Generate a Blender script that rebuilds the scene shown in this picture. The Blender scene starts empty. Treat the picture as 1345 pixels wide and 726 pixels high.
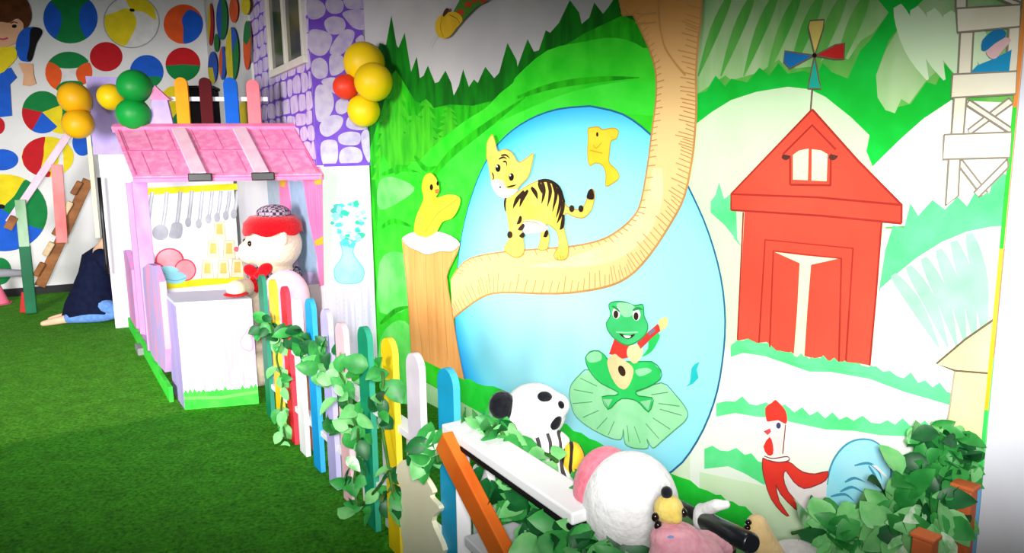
import bpy, bmesh, math, random
from mathutils import Vector, Matrix, Quaternion
from mathutils.geometry import tessellate_polygon
random.seed(7)
SC = bpy.context.scene
COL = SC.collection
PI = math.pi
# ------------------------------------------------------------------ camera
IW, IH, FPX = 1345, 726, 950.0
CAMH, PITCH, ROLL = 1.5, math.radians(9.1), -0.0129
_F = Vector((0, math.cos(PITCH), -math.sin(PITCH)))
_R0 = Vector((1, 0, 0)); _U0 = Vector((0, math.sin(PITCH), math.cos(PITCH)))
_c, _s = math.cos(ROLL), math.sin(ROLL)
CR = _R0 * _c + _U0 * _s
CU = _U0 * _c - _R0 * _s
CF = _F
CP = Vector((0, 0, CAMH))
cam_d = bpy.data.cameras.new('camera'); cam = bpy.data.objects.new('camera', cam_d); COL.objects.link(cam)
cam_d.sensor_width = 36; cam_d.lens = FPX / IW * 36; cam_d.clip_start = .02
cam.matrix_world = Matrix(((CR.x, CU.x, -CF.x, CP.x), (CR.y, CU.y, -CF.y, CP.y), (CR.z, CU.z, -CF.z, CP.z), (0, 0, 0, 1)))
SC.camera = cam

def ray(px, py):
    return CF + CR * ((px - IW / 2) / FPX) + CU * ((IH / 2 - py) / FPX)
def at_z(px, py, z=0.0):
    d = ray(px, py); return CP + d * ((z - CP.z) / d.z)
def at_d(px, py, d):                         # d: distance along the floor, straight ahead (y)
    r = ray(px, py); return CP + r * (d / r.y)
def at_plane(px, py, o, n):
    d = ray(px, py); return CP + d * ((o - CP).dot(n) / d.dot(n))
def proj(p):
    v = Vector(p) - CP; d = v.dot(CF)
    return (IW / 2 + FPX * v.dot(CR) / d, IH / 2 - FPX * v.dot(CU) / d)
def zm(x0, y0, s):                           # measured coordinates -> photo coordinates
    return lambda pts: [(x0 + x / s, y0 + y / s) for x, y in pts]

# ------------------------------------------------------------------ materials
def lin(c):
    c = c / 255.0
    return c / 12.92 if c <= .04045 else ((c + .055) / 1.055) ** 2.4
GAIN = 0.82
MATS = {}
def rgb(c, g=None):
    g = GAIN if g is None else g
    return tuple(min(.93, lin(x) * g) for x in c) + (1,)
def new_mat(name):
    m = bpy.data.materials.new(name); m.use_nodes = True
    nt = m.node_tree; b = nt.nodes['Principled BSDF']
    return m, nt, b
def nd(nt, t, **kw):
    n = nt.nodes.new(t)
    for k, v in kw.items(): setattr(n, k, v)
    return n
def coords(nt, scale=(1, 1, 1), kind='Object'):
    tc = nd(nt, 'ShaderNodeTexCoord'); mp = nd(nt, 'ShaderNodeMapping')
    mp.inputs['Scale'].default_value = scale
    nt.links.new(tc.outputs[kind], mp.inputs['Vector']); return mp.outputs['Vector']
def mat(name, c, c2=None, scale=(6, 6, 6), rough=.75, spec=.15, amount=.5, bump=0, detail=4, lo=.35, hi=.65, sheen=0):
    """noise-mixed paint, cloth or plastic: c with patches of c2"""
    key = (name, c, c2, scale, rough, bump)
    if key in MATS: return MATS[key]
    m, nt, b = new_mat(name)
    b.inputs['Roughness'].default_value = rough
    b.inputs['Specular IOR Level'].default_value = spec
    c2 = c2 or tuple(max(0, x * .93) for x in c)
    v = coords(nt, scale)
    n = nd(nt, 'ShaderNodeTexNoise'); n.inputs['Scale'].default_value = 1; n.inputs['Detail'].default_value = detail
    nt.links.new(v, n.inputs['Vector'])
    r = nd(nt, 'ShaderNodeValToRGB'); r.color_ramp.elements[0].position = lo; r.color_ramp.elements[1].position = hi
    r.color_ramp.elements[0].color = rgb(c); r.color_ramp.elements[1].color = rgb(c2)
    nt.links.new(n.outputs['Fac'], r.inputs['Fac']); nt.links.new(r.outputs['Color'], b.inputs['Base Color'])
    if bump:
        bp = nd(nt, 'ShaderNodeBump'); bp.inputs['Strength'].default_value = bump; bp.inputs['Distance'].default_value = .01
        nt.links.new(n.outputs['Fac'], bp.inputs['Height']); nt.links.new(bp.outputs['Normal'], b.inputs['Normal'])
    if sheen:
        b.inputs['Sheen Weight'].default_value = sheen
    MATS[key] = m
    return m
def paint(c, c2=None, scale=(9, 9, 9), **kw):
    return mat('paint_%d_%d_%d' % c, c, c2, scale, **kw)
def plush(name, c, c2=None):
    return mat(name, c, c2 or tuple(x * .9 for x in c), (60, 60, 60), rough=.95, spec=.05, bump=.5, sheen=.2)
def gradient_paint(name, centre, radii, stops, axis=None):
    """paint blended from a middle outwards (object coordinates u, v)"""
    m, nt, b = new_mat(name); b.inputs['Roughness'].default_value = .75; b.inputs['Specular IOR Level'].default_value = .15
    tc = nd(nt, 'ShaderNodeTexCoord'); mp = nd(nt, 'ShaderNodeMapping', vector_type='TEXTURE')
    mp.inputs['Location'].default_value = (centre[0], centre[1], 0); mp.inputs['Scale'].default_value = (radii[0], radii[1], 1e3)
    nt.links.new(tc.outputs['Object'], mp.inputs['Vector'])
    g = nd(nt, 'ShaderNodeTexGradient', gradient_type='SPHERICAL' if axis is None else 'LINEAR')
    nt.links.new(mp.outputs['Vector'], g.inputs['Vector'])
    r = nd(nt, 'ShaderNodeValToRGB'); cr = r.color_ramp
    while len(cr.elements) < len(stops): cr.elements.new(.5)
    for e, (p, c) in zip(cr.elements, stops): e.position = p; e.color = rgb(c)
    nt.links.new(g.outputs['Fac'], r.inputs['Fac']); nt.links.new(r.outputs['Color'], b.inputs['Base Color'])
    return m

# ------------------------------------------------------------------ objects
def link(o, parent=None):
    COL.objects.link(o)
    if parent is not None:
        o.parent = parent; o.matrix_parent_inverse = Matrix()
    return o
WORLD = {}
def wm(o):
    return WORLD.get(o.name, Matrix())
def place(o, M, parent=None):
    """link o with the world matrix M under parent"""
    WORLD[o.name] = M
    if parent is not None:
        o.parent = parent; o.matrix_basis = wm(parent).inverted() @ M
    else: o.matrix_basis = M
    COL.objects.link(o)
    return o
def tag(o, label=None, cat=None, group=None, kind=None):
    if label: o['label'] = label
    if cat: o['category'] = cat
    if group: o['group'] = group
    if kind: o['kind'] = kind
    return o
def thing(name, label, cat, M=None, group=None, kind=None):
    o = bpy.data.objects.new(name, None); o.empty_display_size = .1
    place(o, M if isinstance(M, Matrix) else Matrix.Translation(M or (0, 0, 0)))
    return tag(o, label, cat, group, kind)
def mesh_obj(name, bm, mats, parent=None, M=None, smooth=False, label=None):
    me = bpy.data.meshes.new(name)
    bm.normal_update(); bm.to_mesh(me); bm.free()
    for m in (mats if isinstance(mats, (list, tuple)) else [mats]): me.materials.append(m)
    if smooth:
        for p in me.polygons: p.use_smooth = True
    o = bpy.data.objects.new(name, me)
    place(o, M if M is not None else Matrix(), parent)
    if label: o['label'] = label
    return o
def frame_M(o, x, z=Vector((0, 0, 1))):      # x along, y up, z out of the wall
    x = x.normalized(); y = z.normalized(); n = x.cross(y)
    return Matrix(((x.x, y.x, n.x, o.x), (x.y, y.y, n.y, o.y), (x.z, y.z, n.z, o.z), (0, 0, 0, 1)))

def catmull(pts, k=5, closed=True):
    n = len(pts); out = []
    rng = range(n) if closed else range(n - 1)
    for i in rng:
        p = [pts[(i + j) % n] if closed else pts[max(0, min(n - 1, i + j))] for j in (-1, 0, 1, 2)]
        for t in range(k):
            t /= k
            out.append(tuple(.5 * (2 * p[1][a] + (p[2][a] - p[0][a]) * t + (2 * p[0][a] - 5 * p[1][a] + 4 * p[2][a] - p[3][a]) * t * t
                              + (-p[0][a] + 3 * p[1][a] - 3 * p[2][a] + p[3][a]) * t ** 3) for a in range(len(pts[0]))))
    if not closed: out.append(tuple(pts[-1]))
    return out

class Wall:
    """an upright plane; uv() turns a photo point into metres along / up the wall"""
    def __init__(s, a, b, off=0):
        s.o = Vector((a.x, a.y, 0)); s.x = Vector((b.x - a.x, b.y - a.y, 0)); s.len = s.x.length; s.x.normalize()
        s.n = s.x.cross(Vector((0, 0, 1)))
        if (CP - s.o).dot(s.n) < 0: s.n = -s.n
        s.o = s.o + s.n * off
        s.M = frame_M(s.o, s.x)
        s.sgn = 1 if s.x.cross(Vector((0, 0, 1))).dot(s.n) > 0 else -1
    def uv(s, px, py):
        p = at_plane(px, py, s.o, s.n) - s.o
        return (p.dot(s.x), p.z)
    def pt(s, u, v, w=0):
        return s.o + s.x * u + Vector((0, 0, v)) + s.n * w
    def loc(s, u, v, w=0):
        return (u, v, w * s.sgn)

class Art:
    """flat painted shapes on a wall, collected layer by layer into one mesh"""
    def __init__(s, wall, base=0.0006):
        s.w = wall; s.bm = bmesh.new(); s.mats = []; s.z = base
    def mi(s, m):
        if m not in s.mats: s.mats.append(m)
        return s.mats.index(m)
    def poly_uv(s, pts, m, dz=.0002):
        s.z += dz
        if len(pts) < 3: return
        v3 = [Vector((p[0], p[1], 0)) for p in pts]
        vs = [s.bm.verts.new(s.w.loc(p[0], p[1], s.z)) for p in pts]
        i = s.mi(m)
        for t in tessellate_polygon([v3]):
            try: f = s.bm.faces.new([vs[k] for k in t])
            except ValueError: continue
            f.normal_update()
            f.material_index = i
    def poly(s, pts, m, smooth=0, dz=.0002):
        if smooth: pts = catmull(pts, smooth)
        s.poly_uv([s.w.uv(*p) for p in pts], m, dz)
    def ell(s, cx, cy, rx, ry, m, rot=0, n=24, dz=.0002):
        c, q = math.cos(rot), math.sin(rot); pts = []
        for i in range(n):
            a = 2 * PI * i / n; x, y = rx * math.cos(a), ry * math.sin(a)
            pts.append((cx + x * c - y * q, cy + x * q + y * c))
        s.poly(pts, m, dz=dz)
    def stroke_uv(s, pts, w, m, taper=False, dz=.0002):
        s.z += dz; i = s.mi(m); n = len(pts); L = []; R = []
        for k, p in enumerate(pts):
            a = pts[max(0, k - 1)]; b = pts[min(n - 1, k + 1)]
            d = Vector((b[0] - a[0], b[1] - a[1])); d = d.normalized() if d.length > 1e-9 else Vector((1, 0))
            h = w / 2 * (1 if not taper else max(.12, math.sin(PI * (.15 + .85 * k / max(1, n - 1)))))
            L.append(s.bm.verts.new(s.w.loc(p[0] - d.y * h, p[1] + d.x * h, s.z)))
            R.append(s.bm.verts.new(s.w.loc(p[0] + d.y * h, p[1] - d.x * h, s.z)))
        for k in range(n - 1):
            f = s.bm.faces.new((L[k], R[k], R[k + 1], L[k + 1])); f.material_index = i
    def stroke(s, pts, w, m, smooth=4, taper=False, dz=.0002):
        if smooth and len(pts) > 2: pts = catmull(pts, smooth, closed=False)
        s.stroke_uv([s.w.uv(*p) for p in pts], w, m, taper, dz)
    def done(s, name, parent, label=None):
        for f in s.bm.faces:
            f.normal_update()
            if f.normal.z * s.w.sgn < 0: f.normal_flip()
        return mesh_obj(name, s.bm, s.mats, parent, s.w.M, label=label)

# ---- solid shapes (bmesh, world or local coordinates)
def bm_box(bm, M, sx, sy, sz, mi=0, bevel=0):
    """box centred on M"""
    r = bmesh.ops.create_cube(bm, size=1, matrix=M @ Matrix.Diagonal((sx, sy, sz, 1)))
    fs = {f for v in r['verts'] for f in v.link_faces}
    for f in fs: f.material_index = mi
    if bevel:
        es = list({e for v in r['verts'] for e in v.link_edges})
        g = bmesh.ops.bevel(bm, geom=es, offset=bevel, segments=2, affect='EDGES', profile=.5)
        for f in g['faces']: f.material_index = mi
def bar_M(a, b, up=Vector((0, 0, 1))):
    """matrix with z along a->b, at the middle"""
    a, b = Vector(a), Vector(b); z = (b - a).normalized()
    x = up.cross(z)
    if x.length < 1e-4: x = Vector((1, 0, 0))
    x.normalize(); y = z.cross(x); m = (a + b) / 2
    return Matrix(((x.x, y.x, z.x, m.x), (x.y, y.y, z.y, m.y), (x.z, y.z, z.z, m.z), (0, 0, 0, 1))), (b - a).length
def bm_bar(bm, a, b, w, t, mi=0, up=Vector((0, 0, 1)), bevel=0):
    M, L = bar_M(a, b, up); bm_box(bm, M, w, t, L, mi, bevel)
def bm_tube(bm, pts, r, n=8, mi=0, r2=None, cap=True):
    pts = [Vector(p) for p in pts]; rings = []; N = len(pts); ref = None
    for k, p in enumerate(pts):
        d = (pts[min(N - 1, k + 1)] - pts[max(0, k - 1)]).normalized()
        if ref is None:
            ref = d.orthogonal().normalized()
        ref = (ref - d * ref.dot(d)).normalized(); y = d.cross(ref)
        rr = r[k] if isinstance(r, (list, tuple)) else r + ((r2 - r) * k / (N - 1) if r2 is not None else 0)
        rings.append([bm.verts.new(p + ref * (rr * math.cos(2 * PI * i / n)) + y * (rr * math.sin(2 * PI * i / n))) for i in range(n)])
    for k in range(N - 1):
        for i in range(n):
            f = bm.faces.new((rings[k][i], rings[k][(i + 1) % n], rings[k + 1][(i + 1) % n], rings[k + 1][i])); f.material_index = mi; f.smooth = True
    if cap:
        f = bm.faces.new(rings[0][::-1]); f.material_index = mi
        f = bm.faces.new(rings[-1]); f.material_index = mi
def bm_ball(bm, M, mi=0, u=20, v=14):
    r = bmesh.ops.create_uvsphere(bm, u_segments=u, v_segments=v, radius=1, matrix=M)
    for f in {f for q in r['verts'] for f in q.link_faces}: f.material_index = mi; f.smooth = True
    return r['verts']
def EM(c, r, rot=None):
    """ellipsoid matrix: centre, radii, rotation (Euler tuple or Matrix)"""
    R = Matrix() if rot is None else (rot.to_4x4() if isinstance(rot, Matrix) else Quaternion((1, 0, 0, 0)).to_matrix().to_4x4())
    if rot is not None and not isinstance(rot, Matrix):
        from mathutils import Euler
        R = Euler(rot).to_matrix().to_4x4()
    return Matrix.Translation(c) @ R @ Matrix.Diagonal((*r, 1))
def bm_prism(bm, pts, h0, h1, M=None, mi=0, mi_side=None, bevel=0):
    """outline pts (x, y) pulled from z=h0 to z=h1"""
    M = M or Matrix(); mi_side = mi if mi_side is None else mi_side
    lo = [bm.verts.new(M @ Vector((p[0], p[1], h0))) for p in pts]; hi = [bm.verts.new(M @ Vector((p[0], p[1], h1))) for p in pts]
    n = len(pts); v3 = [Vector((p[0], p[1], 0)) for p in pts]; fs = []
    for t in tessellate_polygon([v3]):
        f = bm.faces.new([hi[k] for k in t]); f.material_index = mi; fs.append(f)
        f = bm.faces.new([lo[k] for k in t][::-1]); f.material_index = mi; fs.append(f)
    for i in range(n):
        f = bm.faces.new((lo[i], lo[(i + 1) % n], hi[(i + 1) % n], hi[i])); f.material_index = mi_side; fs.append(f)
    bmesh.ops.recalc_face_normals(bm, faces=fs)
def blob(name, shapes, m, parent=None, voxel=.012, smooth=4, M=None, label=None):
    """ellipsoids / tubes merged into one continuous skin"""
    bm = bmesh.new()
    for sh in shapes:
        if sh[0] == 'e': bm_ball(bm, EM(*sh[1:]), u=24, v=16)
        else: bm_tube(bm, sh[1], sh[2], n=14)
    me = bpy.data.meshes.new('tmp'); bm.to_mesh(me); bm.free()
    t = bpy.data.objects.new('tmp', me); COL.objects.link(t)
    r = t.modifiers.new('r', 'REMESH'); r.mode = 'VOXEL'; r.voxel_size = voxel; r.use_smooth_shade = True
    if smooth:
        s = t.modifiers.new('s', 'SMOOTH'); s.factor = .5; s.iterations = smooth
    dg = bpy.context.evaluated_depsgraph_get(); dg.update()
    me2 = bpy.data.meshes.new_from_object(t.evaluated_get(dg))
    bpy.data.objects.remove(t); bpy.data.meshes.remove(me)
    me2.name = name; me2.materials.clear(); me2.materials.append(m)
    for p in me2.polygons: p.use_smooth = True; p.material_index = 0
    o = bpy.data.objects.new(name, me2); place(o, M if M is not None else Matrix(), parent)
    if label: o['label'] = label
    return o
def copy_tree(o, parent=None, M=None):
    c = o.copy()
    if parent is None:
        WORLD[c.name] = M; c.matrix_basis = M; c.parent = None
    else:
        c.parent = parent; WORLD[c.name] = wm(parent) @ c.matrix_basis
    COL.objects.link(c)
    for ch in [k for k in bpy.data.objects if k.parent == o]:
        copy_tree(ch, c)
    return c
# ================================================================== the place
def fl(px, py): return at_z(px, py, 0)
A_ = at_d(499, 500, 4.93); A_.z = 0                   # where the tower front meets the mural wall
def ground_dir(px, py):
    d = ray(px, py); d.z = 0; return d.normalized()
MD = -ground_dir(-60, 220)                            # the mural wall runs towards the camera
mural_w = Wall(A_ - MD * .35, A_ + MD * 4)
U1 = (mural_w.uv(1345, 41)[0] + mural_w.uv(1285, 726)[0]) / 2 + .012
BW0 = fl(0, 390); BW1 = fl(95, 382)
bd = (BW1 - BW0); bd.z = 0; bd.normalize()
back_w = Wall(BW0 - bd * 1.6, BW0 + bd * 3)
def isect(px, wall):
    p = at_plane(px, 214, wall.o, wall.n); return Vector((p.x, p.y, 0))
CORNER = isect(284, back_w)
C1 = at_d(422, 330, 4.75); C1.z = 0                   # tower's near left corner
TS = at_d(341, 250, 6.25); TS.z = 0                   # back end of the tower's left face
side_w = Wall(TS, CORNER)
WH = 4.2                                              # wall height

W_WALL = mat('white wall paint', (236, 234, 232), (226, 224, 224), (2, 2, 2), rough=.6)
W_BACK = mat('grey white wall paint', (228, 226, 226), (218, 216, 217), (2, 2, 2), rough=.6)
W_CEIL = W_WALL

def wall_slab(name, w, u0, u1, m, thick=.1, z0=0, z1=WH, parent=None):
    bm = bmesh.new()
    M = Matrix.Translation(w.loc((u0 + u1) / 2, (z0 + z1) / 2, -thick / 2))
    bm_box(bm, M, u1 - u0, z1 - z0, thick)
    o = mesh_obj(name, bm, m, parent, w.M); return o

# ---- lawn: artificial turf, tinted paler beyond a slanting line
def turf_mat():
    m, nt, b = new_mat('artificial turf'); b.inputs['Roughness'].default_value = .9; b.inputs['Specular IOR Level'].default_value = .08
    v = coords(nt, (1, 1, 1))
    n1 = nd(nt, 'ShaderNodeTexNoise'); n1.inputs['Scale'].default_value = 48; n1.inputs['Detail'].default_value = 6; n1.inputs['Roughness'].default_value = .75
    n2 = nd(nt, 'ShaderNodeTexNoise'); n2.inputs['Scale'].default_value = 9; n2.inputs['Detail'].default_value = 5
    for n in (n1, n2): nt.links.new(v, n.inputs['Vector'])
    r1 = nd(nt, 'ShaderNodeValToRGB'); r1.color_ramp.elements[0].position = .33; r1.color_ramp.elements[1].position = .68
    r1.color_ramp.elements[0].color = rgb(TURF[0]); r1.color_ramp.elements[1].color = rgb(TURF[1])
    nt.links.new(n1.outputs['Fac'], r1.inputs['Fac'])
    # everything on the far side of the line gets the paler tint
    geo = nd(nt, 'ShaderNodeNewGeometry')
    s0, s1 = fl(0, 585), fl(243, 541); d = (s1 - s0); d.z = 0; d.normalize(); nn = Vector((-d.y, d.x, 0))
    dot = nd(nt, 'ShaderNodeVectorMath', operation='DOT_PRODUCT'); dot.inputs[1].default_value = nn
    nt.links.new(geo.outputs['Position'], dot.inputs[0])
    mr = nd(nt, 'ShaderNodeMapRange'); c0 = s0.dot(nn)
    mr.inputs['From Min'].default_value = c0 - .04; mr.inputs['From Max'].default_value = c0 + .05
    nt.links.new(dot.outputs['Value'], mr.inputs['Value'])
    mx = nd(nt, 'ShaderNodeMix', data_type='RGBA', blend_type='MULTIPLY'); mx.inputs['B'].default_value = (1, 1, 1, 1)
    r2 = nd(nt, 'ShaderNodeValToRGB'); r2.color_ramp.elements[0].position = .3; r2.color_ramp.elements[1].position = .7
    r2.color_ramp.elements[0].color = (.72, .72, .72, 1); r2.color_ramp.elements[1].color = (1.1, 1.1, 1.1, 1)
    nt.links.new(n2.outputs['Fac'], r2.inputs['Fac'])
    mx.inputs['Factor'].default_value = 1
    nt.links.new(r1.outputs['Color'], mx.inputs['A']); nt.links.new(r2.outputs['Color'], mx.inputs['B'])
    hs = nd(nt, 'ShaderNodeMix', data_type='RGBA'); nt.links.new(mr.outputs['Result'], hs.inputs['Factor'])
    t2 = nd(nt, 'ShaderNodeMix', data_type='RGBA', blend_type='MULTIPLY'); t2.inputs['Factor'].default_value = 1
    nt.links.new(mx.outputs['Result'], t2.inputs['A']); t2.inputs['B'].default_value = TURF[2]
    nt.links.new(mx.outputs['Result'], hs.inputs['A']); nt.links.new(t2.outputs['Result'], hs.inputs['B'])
    nt.links.new(hs.outputs['Result'], b.inputs['Base Color'])
    bp = nd(nt, 'ShaderNodeBump'); bp.inputs['Strength'].default_value = .9; bp.inputs['Distance'].default_value = .012
    nt.links.new(n1.outputs['Fac'], bp.inputs['Height']); nt.links.new(bp.outputs['Normal'], b.inputs['Normal'])
    return m
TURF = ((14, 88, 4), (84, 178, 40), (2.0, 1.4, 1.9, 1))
bm = bmesh.new()
r_end = mural_w.pt(6, 0); l_end = back_w.pt(-.5, 0)
vs = [bm.verts.new(p) for p in (Vector((-8.5, -1, 0)), Vector((3, -1, 0)), Vector((3, 12, 0)), Vector((-8.5, 12, 0)))]
vb = [bm.verts.new(v.co - Vector((0, 0, .05))) for v in vs]
bm.faces.new(vs); bm.faces.new(vb[::-1])
for i in range(4): bm.faces.new((vs[i], vb[i], vb[(i + 1) % 4], vs[(i + 1) % 4]))
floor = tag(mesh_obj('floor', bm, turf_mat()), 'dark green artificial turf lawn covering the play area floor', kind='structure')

ub = back_w.uv(284, 214)[0]
wall_back = tag(wall_slab('wall_back', back_w, -2.2, ub, W_BACK), 'white back wall painted with coloured balls', kind='structure')
us = side_w.uv(284, 214)[0]
wall_side = tag(wall_slab('wall_left', side_w, -.0, side_w.len - .02, W_BACK, thick=.08), 'narrow wall with painted balls seen edge-on beside the tower', kind='structure')
wall_mural = tag(wall_slab('wall_right', mural_w, .35, U1, mat('mural cream', (240, 250, 222), (226, 246, 206), (1.2, 1.2, 1.2), rough=.7)), 'long wall with a painted farm and pond mural', kind='structure')
# white pier where the mural ends
bm = bmesh.new()
pier_x = 1.2
bm_box(bm, Matrix.Translation(mural_w.loc(U1 + pier_x / 2, WH / 2, -.03)), pier_x, WH, .14)
wall_end = tag(mesh_obj('wall_front', bm, mat('pier white', (236, 238, 246), (228, 230, 240), (2, 2, 2), rough=.5), None, mural_w.M), 'plain white wall pier at the right end of the mural', kind='structure')
bm = bmesh.new()
bm_box(bm, Matrix.Translation(back_w.loc((ub - 2.2) / 2, .045, .012)), ub + 2.2 - .02, .09, .022)
tag(mesh_obj('baseboard_back', bm, mat('black skirting', (14, 14, 18), (22, 22, 26), rough=.5), None, back_w.M), 'black baseboard along the back wall', kind='structure')
# ================================================================== the mural (paint on wall_right)
ZF, ZG, ZC, ZD = zm(340, 0, 3.025), zm(660, 0, 3.024), zm(900, 0, 2.42), zm(900, 250, 2.42)
ZE, ZA, ZB, ZH, ZI, ZJ = zm(520, 120, 1.396), zm(620, 160, 3.63), zm(740, 380, 3.3), zm(940, 500, 3.212), zm(420, 220, 2.418), zm(740, 580, 4.974)
P_SKY = paint((205, 200, 200), (190, 186, 188), (2, 2, 2))
G_FOREST = paint((8, 128, 14), (4, 96, 10), (16, 3, 16), lo=.4, hi=.6)
G_MID = paint((40, 190, 16), (16, 150, 12), (14, 4, 14), lo=.4, hi=.62)
G_LIGHT = paint((64, 226, 44), (36, 206, 28), (7, 7, 7), lo=.35, hi=.65)
G_LIME = paint((120, 232, 62), (70, 212, 40), (12, 3, 12))
G_PINE = paint((70, 196, 30), (40, 168, 22), (20, 4, 20))
G_PALE = paint((130, 245, 120), (80, 230, 80), (5, 5, 5))
G_BAND = paint((50, 226, 70), (30, 206, 52), (8, 8, 8))
G_VALLEY = paint((20, 206, 66), (14, 186, 48), (7, 7, 7))
G_MINT = paint((110, 236, 156), (84, 226, 130), (9, 9, 9))
G_MINT2 = paint((176, 246, 196), (150, 240, 176), (9, 9, 9))
C_HILL = paint((226, 248, 208), (206, 242, 190), (3, 1.2, 3))
C_HILL2 = paint((184, 218, 160), (150, 206, 126), (9, 2.2, 9), lo=.4, hi=.6)
C_HILL3 = paint((120, 196, 92), (84, 184, 70), (12, 2, 12), lo=.4, hi=.6)
C_WHITE = paint((246, 252, 240), (236, 250, 230), (3, 3, 3))
INK = paint((70, 58, 48)); INK_S = paint((120, 104, 84)); INK_P = paint((190, 176, 150)); BLK = paint((26, 18, 16))
YEL = paint((246, 216, 62), (236, 200, 44)); CREAM = paint((252, 244, 200), (248, 238, 186)); WHT = paint((246, 246, 244), (240, 240, 240))
random.seed(3)
def grassy(top, depth, jag, n_per=14):
    """a brushy grass strip: outline with a jagged top from a list of photo points"""
    out = []
    for (x0, y0), (x1, y1) in zip(top[:-1], top[1:]):
        k = max(2, int(math.hypot(x1 - x0, y1 - y0) / n_per))
        for i in range(k):
            t = i / k; out.append((x0 + (x1 - x0) * t, y0 + (y1 - y0) * t - jag * (random.random() if i % 2 else -.2)))
    out.append(top[-1])
    bot = [(x, y + depth * (.8 + .4 * random.random())) for x, y in reversed(top)]
    return out + bot

a = Art(mural_w, .0002)
# --- left hills with the pine forest
FOREST = ZF([(470, 215), (480, 170), (505, 180), (527, 60), (548, 180), (555, 190), (580, 130), (598, 240), (605, 285), (628, 225), (640, 310), (655, 300), (672, 260), (700, 330), (715, 325), (742, 280), (765, 330), (775, 380), (795, 340), (812, 275), (835, 345), (855, 315), (870, 330), (900, 265), (935, 310), (955, 290), (988, 170), (1025, 240)]) + \
    ZG([(60, 265), (100, 155), (125, 205), (145, 200), (172, 120), (190, 130), (225, 90), (268, 0), (305, 50), (315, 95), (345, 70), (365, 10), (400, 55), (420, 30), (440, 0), (470, -80), (500, -20), (540, -140), (600, -60), (660, -150), (720, 100)])
a.poly([(474, -330), (880, -330), (870, 240), (480, 240)], P_SKY)
a.poly(FOREST + [(880, 640), (700, 600), (490, 560), (480, 120)], G_FOREST)
a.poly([(480, 215)] + ZF([(520, 330), (560, 300), (620, 400), (690, 430), (760, 415), (850, 420), (930, 400)]) + ZG([(60, 330), (200, 210), (330, 130), (480, 60), (560, 100), (640, 300)]) + [(880, 500), (700, 560), (490, 520), (482, 330)], G_MID)
# brushy conifers on the left slope
for (x, y, w, h) in [(520, 92, 46, 130), (560, 130, 40, 80), (505, 150, 30, 90), (590, 140, 34, 50), (545, 150, 52, 70)]:
    pts = [(x, y)]
    for i in range(6): pts += [(x + w * (.18 + .5 * (i + 1) / 6), y + h * (i + 1) / 6 - (0 if i < 5 else 6)), (x + w * .30 * (i + 1) / 6, y + h * ((i + .7) / 6))]
    for i in range(5, -1, -1): pts += [(x - w * .30 * (i + 1) / 6, y + h * ((i + .7) / 6)), (x - w * (.16 + .4 * (i + 1) / 6), y + h * (i + 1) / 6 - 5)]
    a.poly(catmull(pts, 2), G_PINE)
a.poly(ZF([(610, 700), (640, 640), (720, 560), (820, 480), (900, 430), (960, 370), (1010, 330)]) + ZG([(60, 300), (180, 200), (330, 165), (450, 150), (560, 190), (640, 300)]) + [(880, 400), (700, 500), (600, 420)], G_LIGHT, 3)
a.poly([(596, 205), (640, 170), (700, 140), (760, 118), (830, 106), (870, 112), (872, 150), (800, 150), (700, 170), (640, 215), (615, 260), (590, 330), (540, 330), (560, 250)], paint((44, 222, 40), (70, 236, 60), (6, 6, 6)), 3)
a.stroke([(680, 128), (730, 112), (790, 104), (840, 102)], .03, G_MID, taper=True)
a.stroke([(560, 245), (590, 205), (640, 165), (690, 128)], .05, G_MID, taper=True)
# pale lower slopes by the house
a.poly([(499, 222), (520, 230), (548, 215), (560, 260), (552, 310), (600, 320), (600, 500), (560, 520), (500, 520)], G_LIGHT, 3)
a.poly([(498, 240), (515, 232), (545, 246), (530, 262), (499, 275)], G_PALE, 3)
a.poly([(499, 345), (520, 330), (540, 345), (540, 400), (500, 410)], G_PALE, 3)
a.poly([(500, 445), (525, 420), (545, 440), (548, 505), (502, 510)], G_PALE, 3)
for pts in ([(500, 300), (518, 290), (548, 300)], [(500, 425), (520, 408), (540, 402)], [(500, 230), (525, 222), (550, 226)], [(545, 205), (560, 222), (575, 218)]):
    a.stroke(pts, .035, G_MID, taper=True)
# --- right hand farmland
a.poly([(880, -330), (1385, -330), (1360, 300), (900, 300)], C_HILL3)
a.poly(ZC([(40, -30), (600, -30), (650, 40), (600, 105), (560, 130), (520, 190), (470, 160), (420, 210), (330, 220), (300, 190), (240, 230), (150, 255), (130, 240), (40, 300)]), C_HILL2)
for k in range(7):
    x = 930 + k * 30; a.stroke([(x + 30, -5), (x + 10, 40), (x - 12, 100)], .045, C_HILL3, taper=True)
a.poly(ZC([(30, 300), (70, 290), (100, 240), (130, 275), (150, 250), (200, 262), (240, 215), (270, 240), (300, 200), (330, 235), (380, 225), (420, 240), (440, 200), (470, 230), (520, 250), (560, 160), (590, 130), (650, 40), (600, -20), (780, -20), (700, 60), (650, 130), (615, 220), (615, 300), (640, 350), (720, 330), (770, 260), (800, 270), (830, 205), (850, 230), (875, 300), (860, 320), (760, 380), (690, 440), (600, 530), (560, 480), (590, 430), (520, 370), (450, 310), (400, 285), (330, 278), (230, 295), (150, 320), (90, 360), (40, 400)]), G_VALLEY)
a.poly(ZC([(780, -20), (1110, -20), (1100, 250), (870, 230), (830, 200), (800, 230), (770, 255), (730, 310), (715, 330), (690, 315), (670, 360), (640, 350), (615, 310), (610, 240), (640, 160), (700, 60)]), C_HILL2)
for k in range(5):
    x = 1180 + k * 22; a.stroke([(x, 8 + k * 3), (x + 20, 60), (x + 40, 105)], .05, C_HILL, taper=True)
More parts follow.
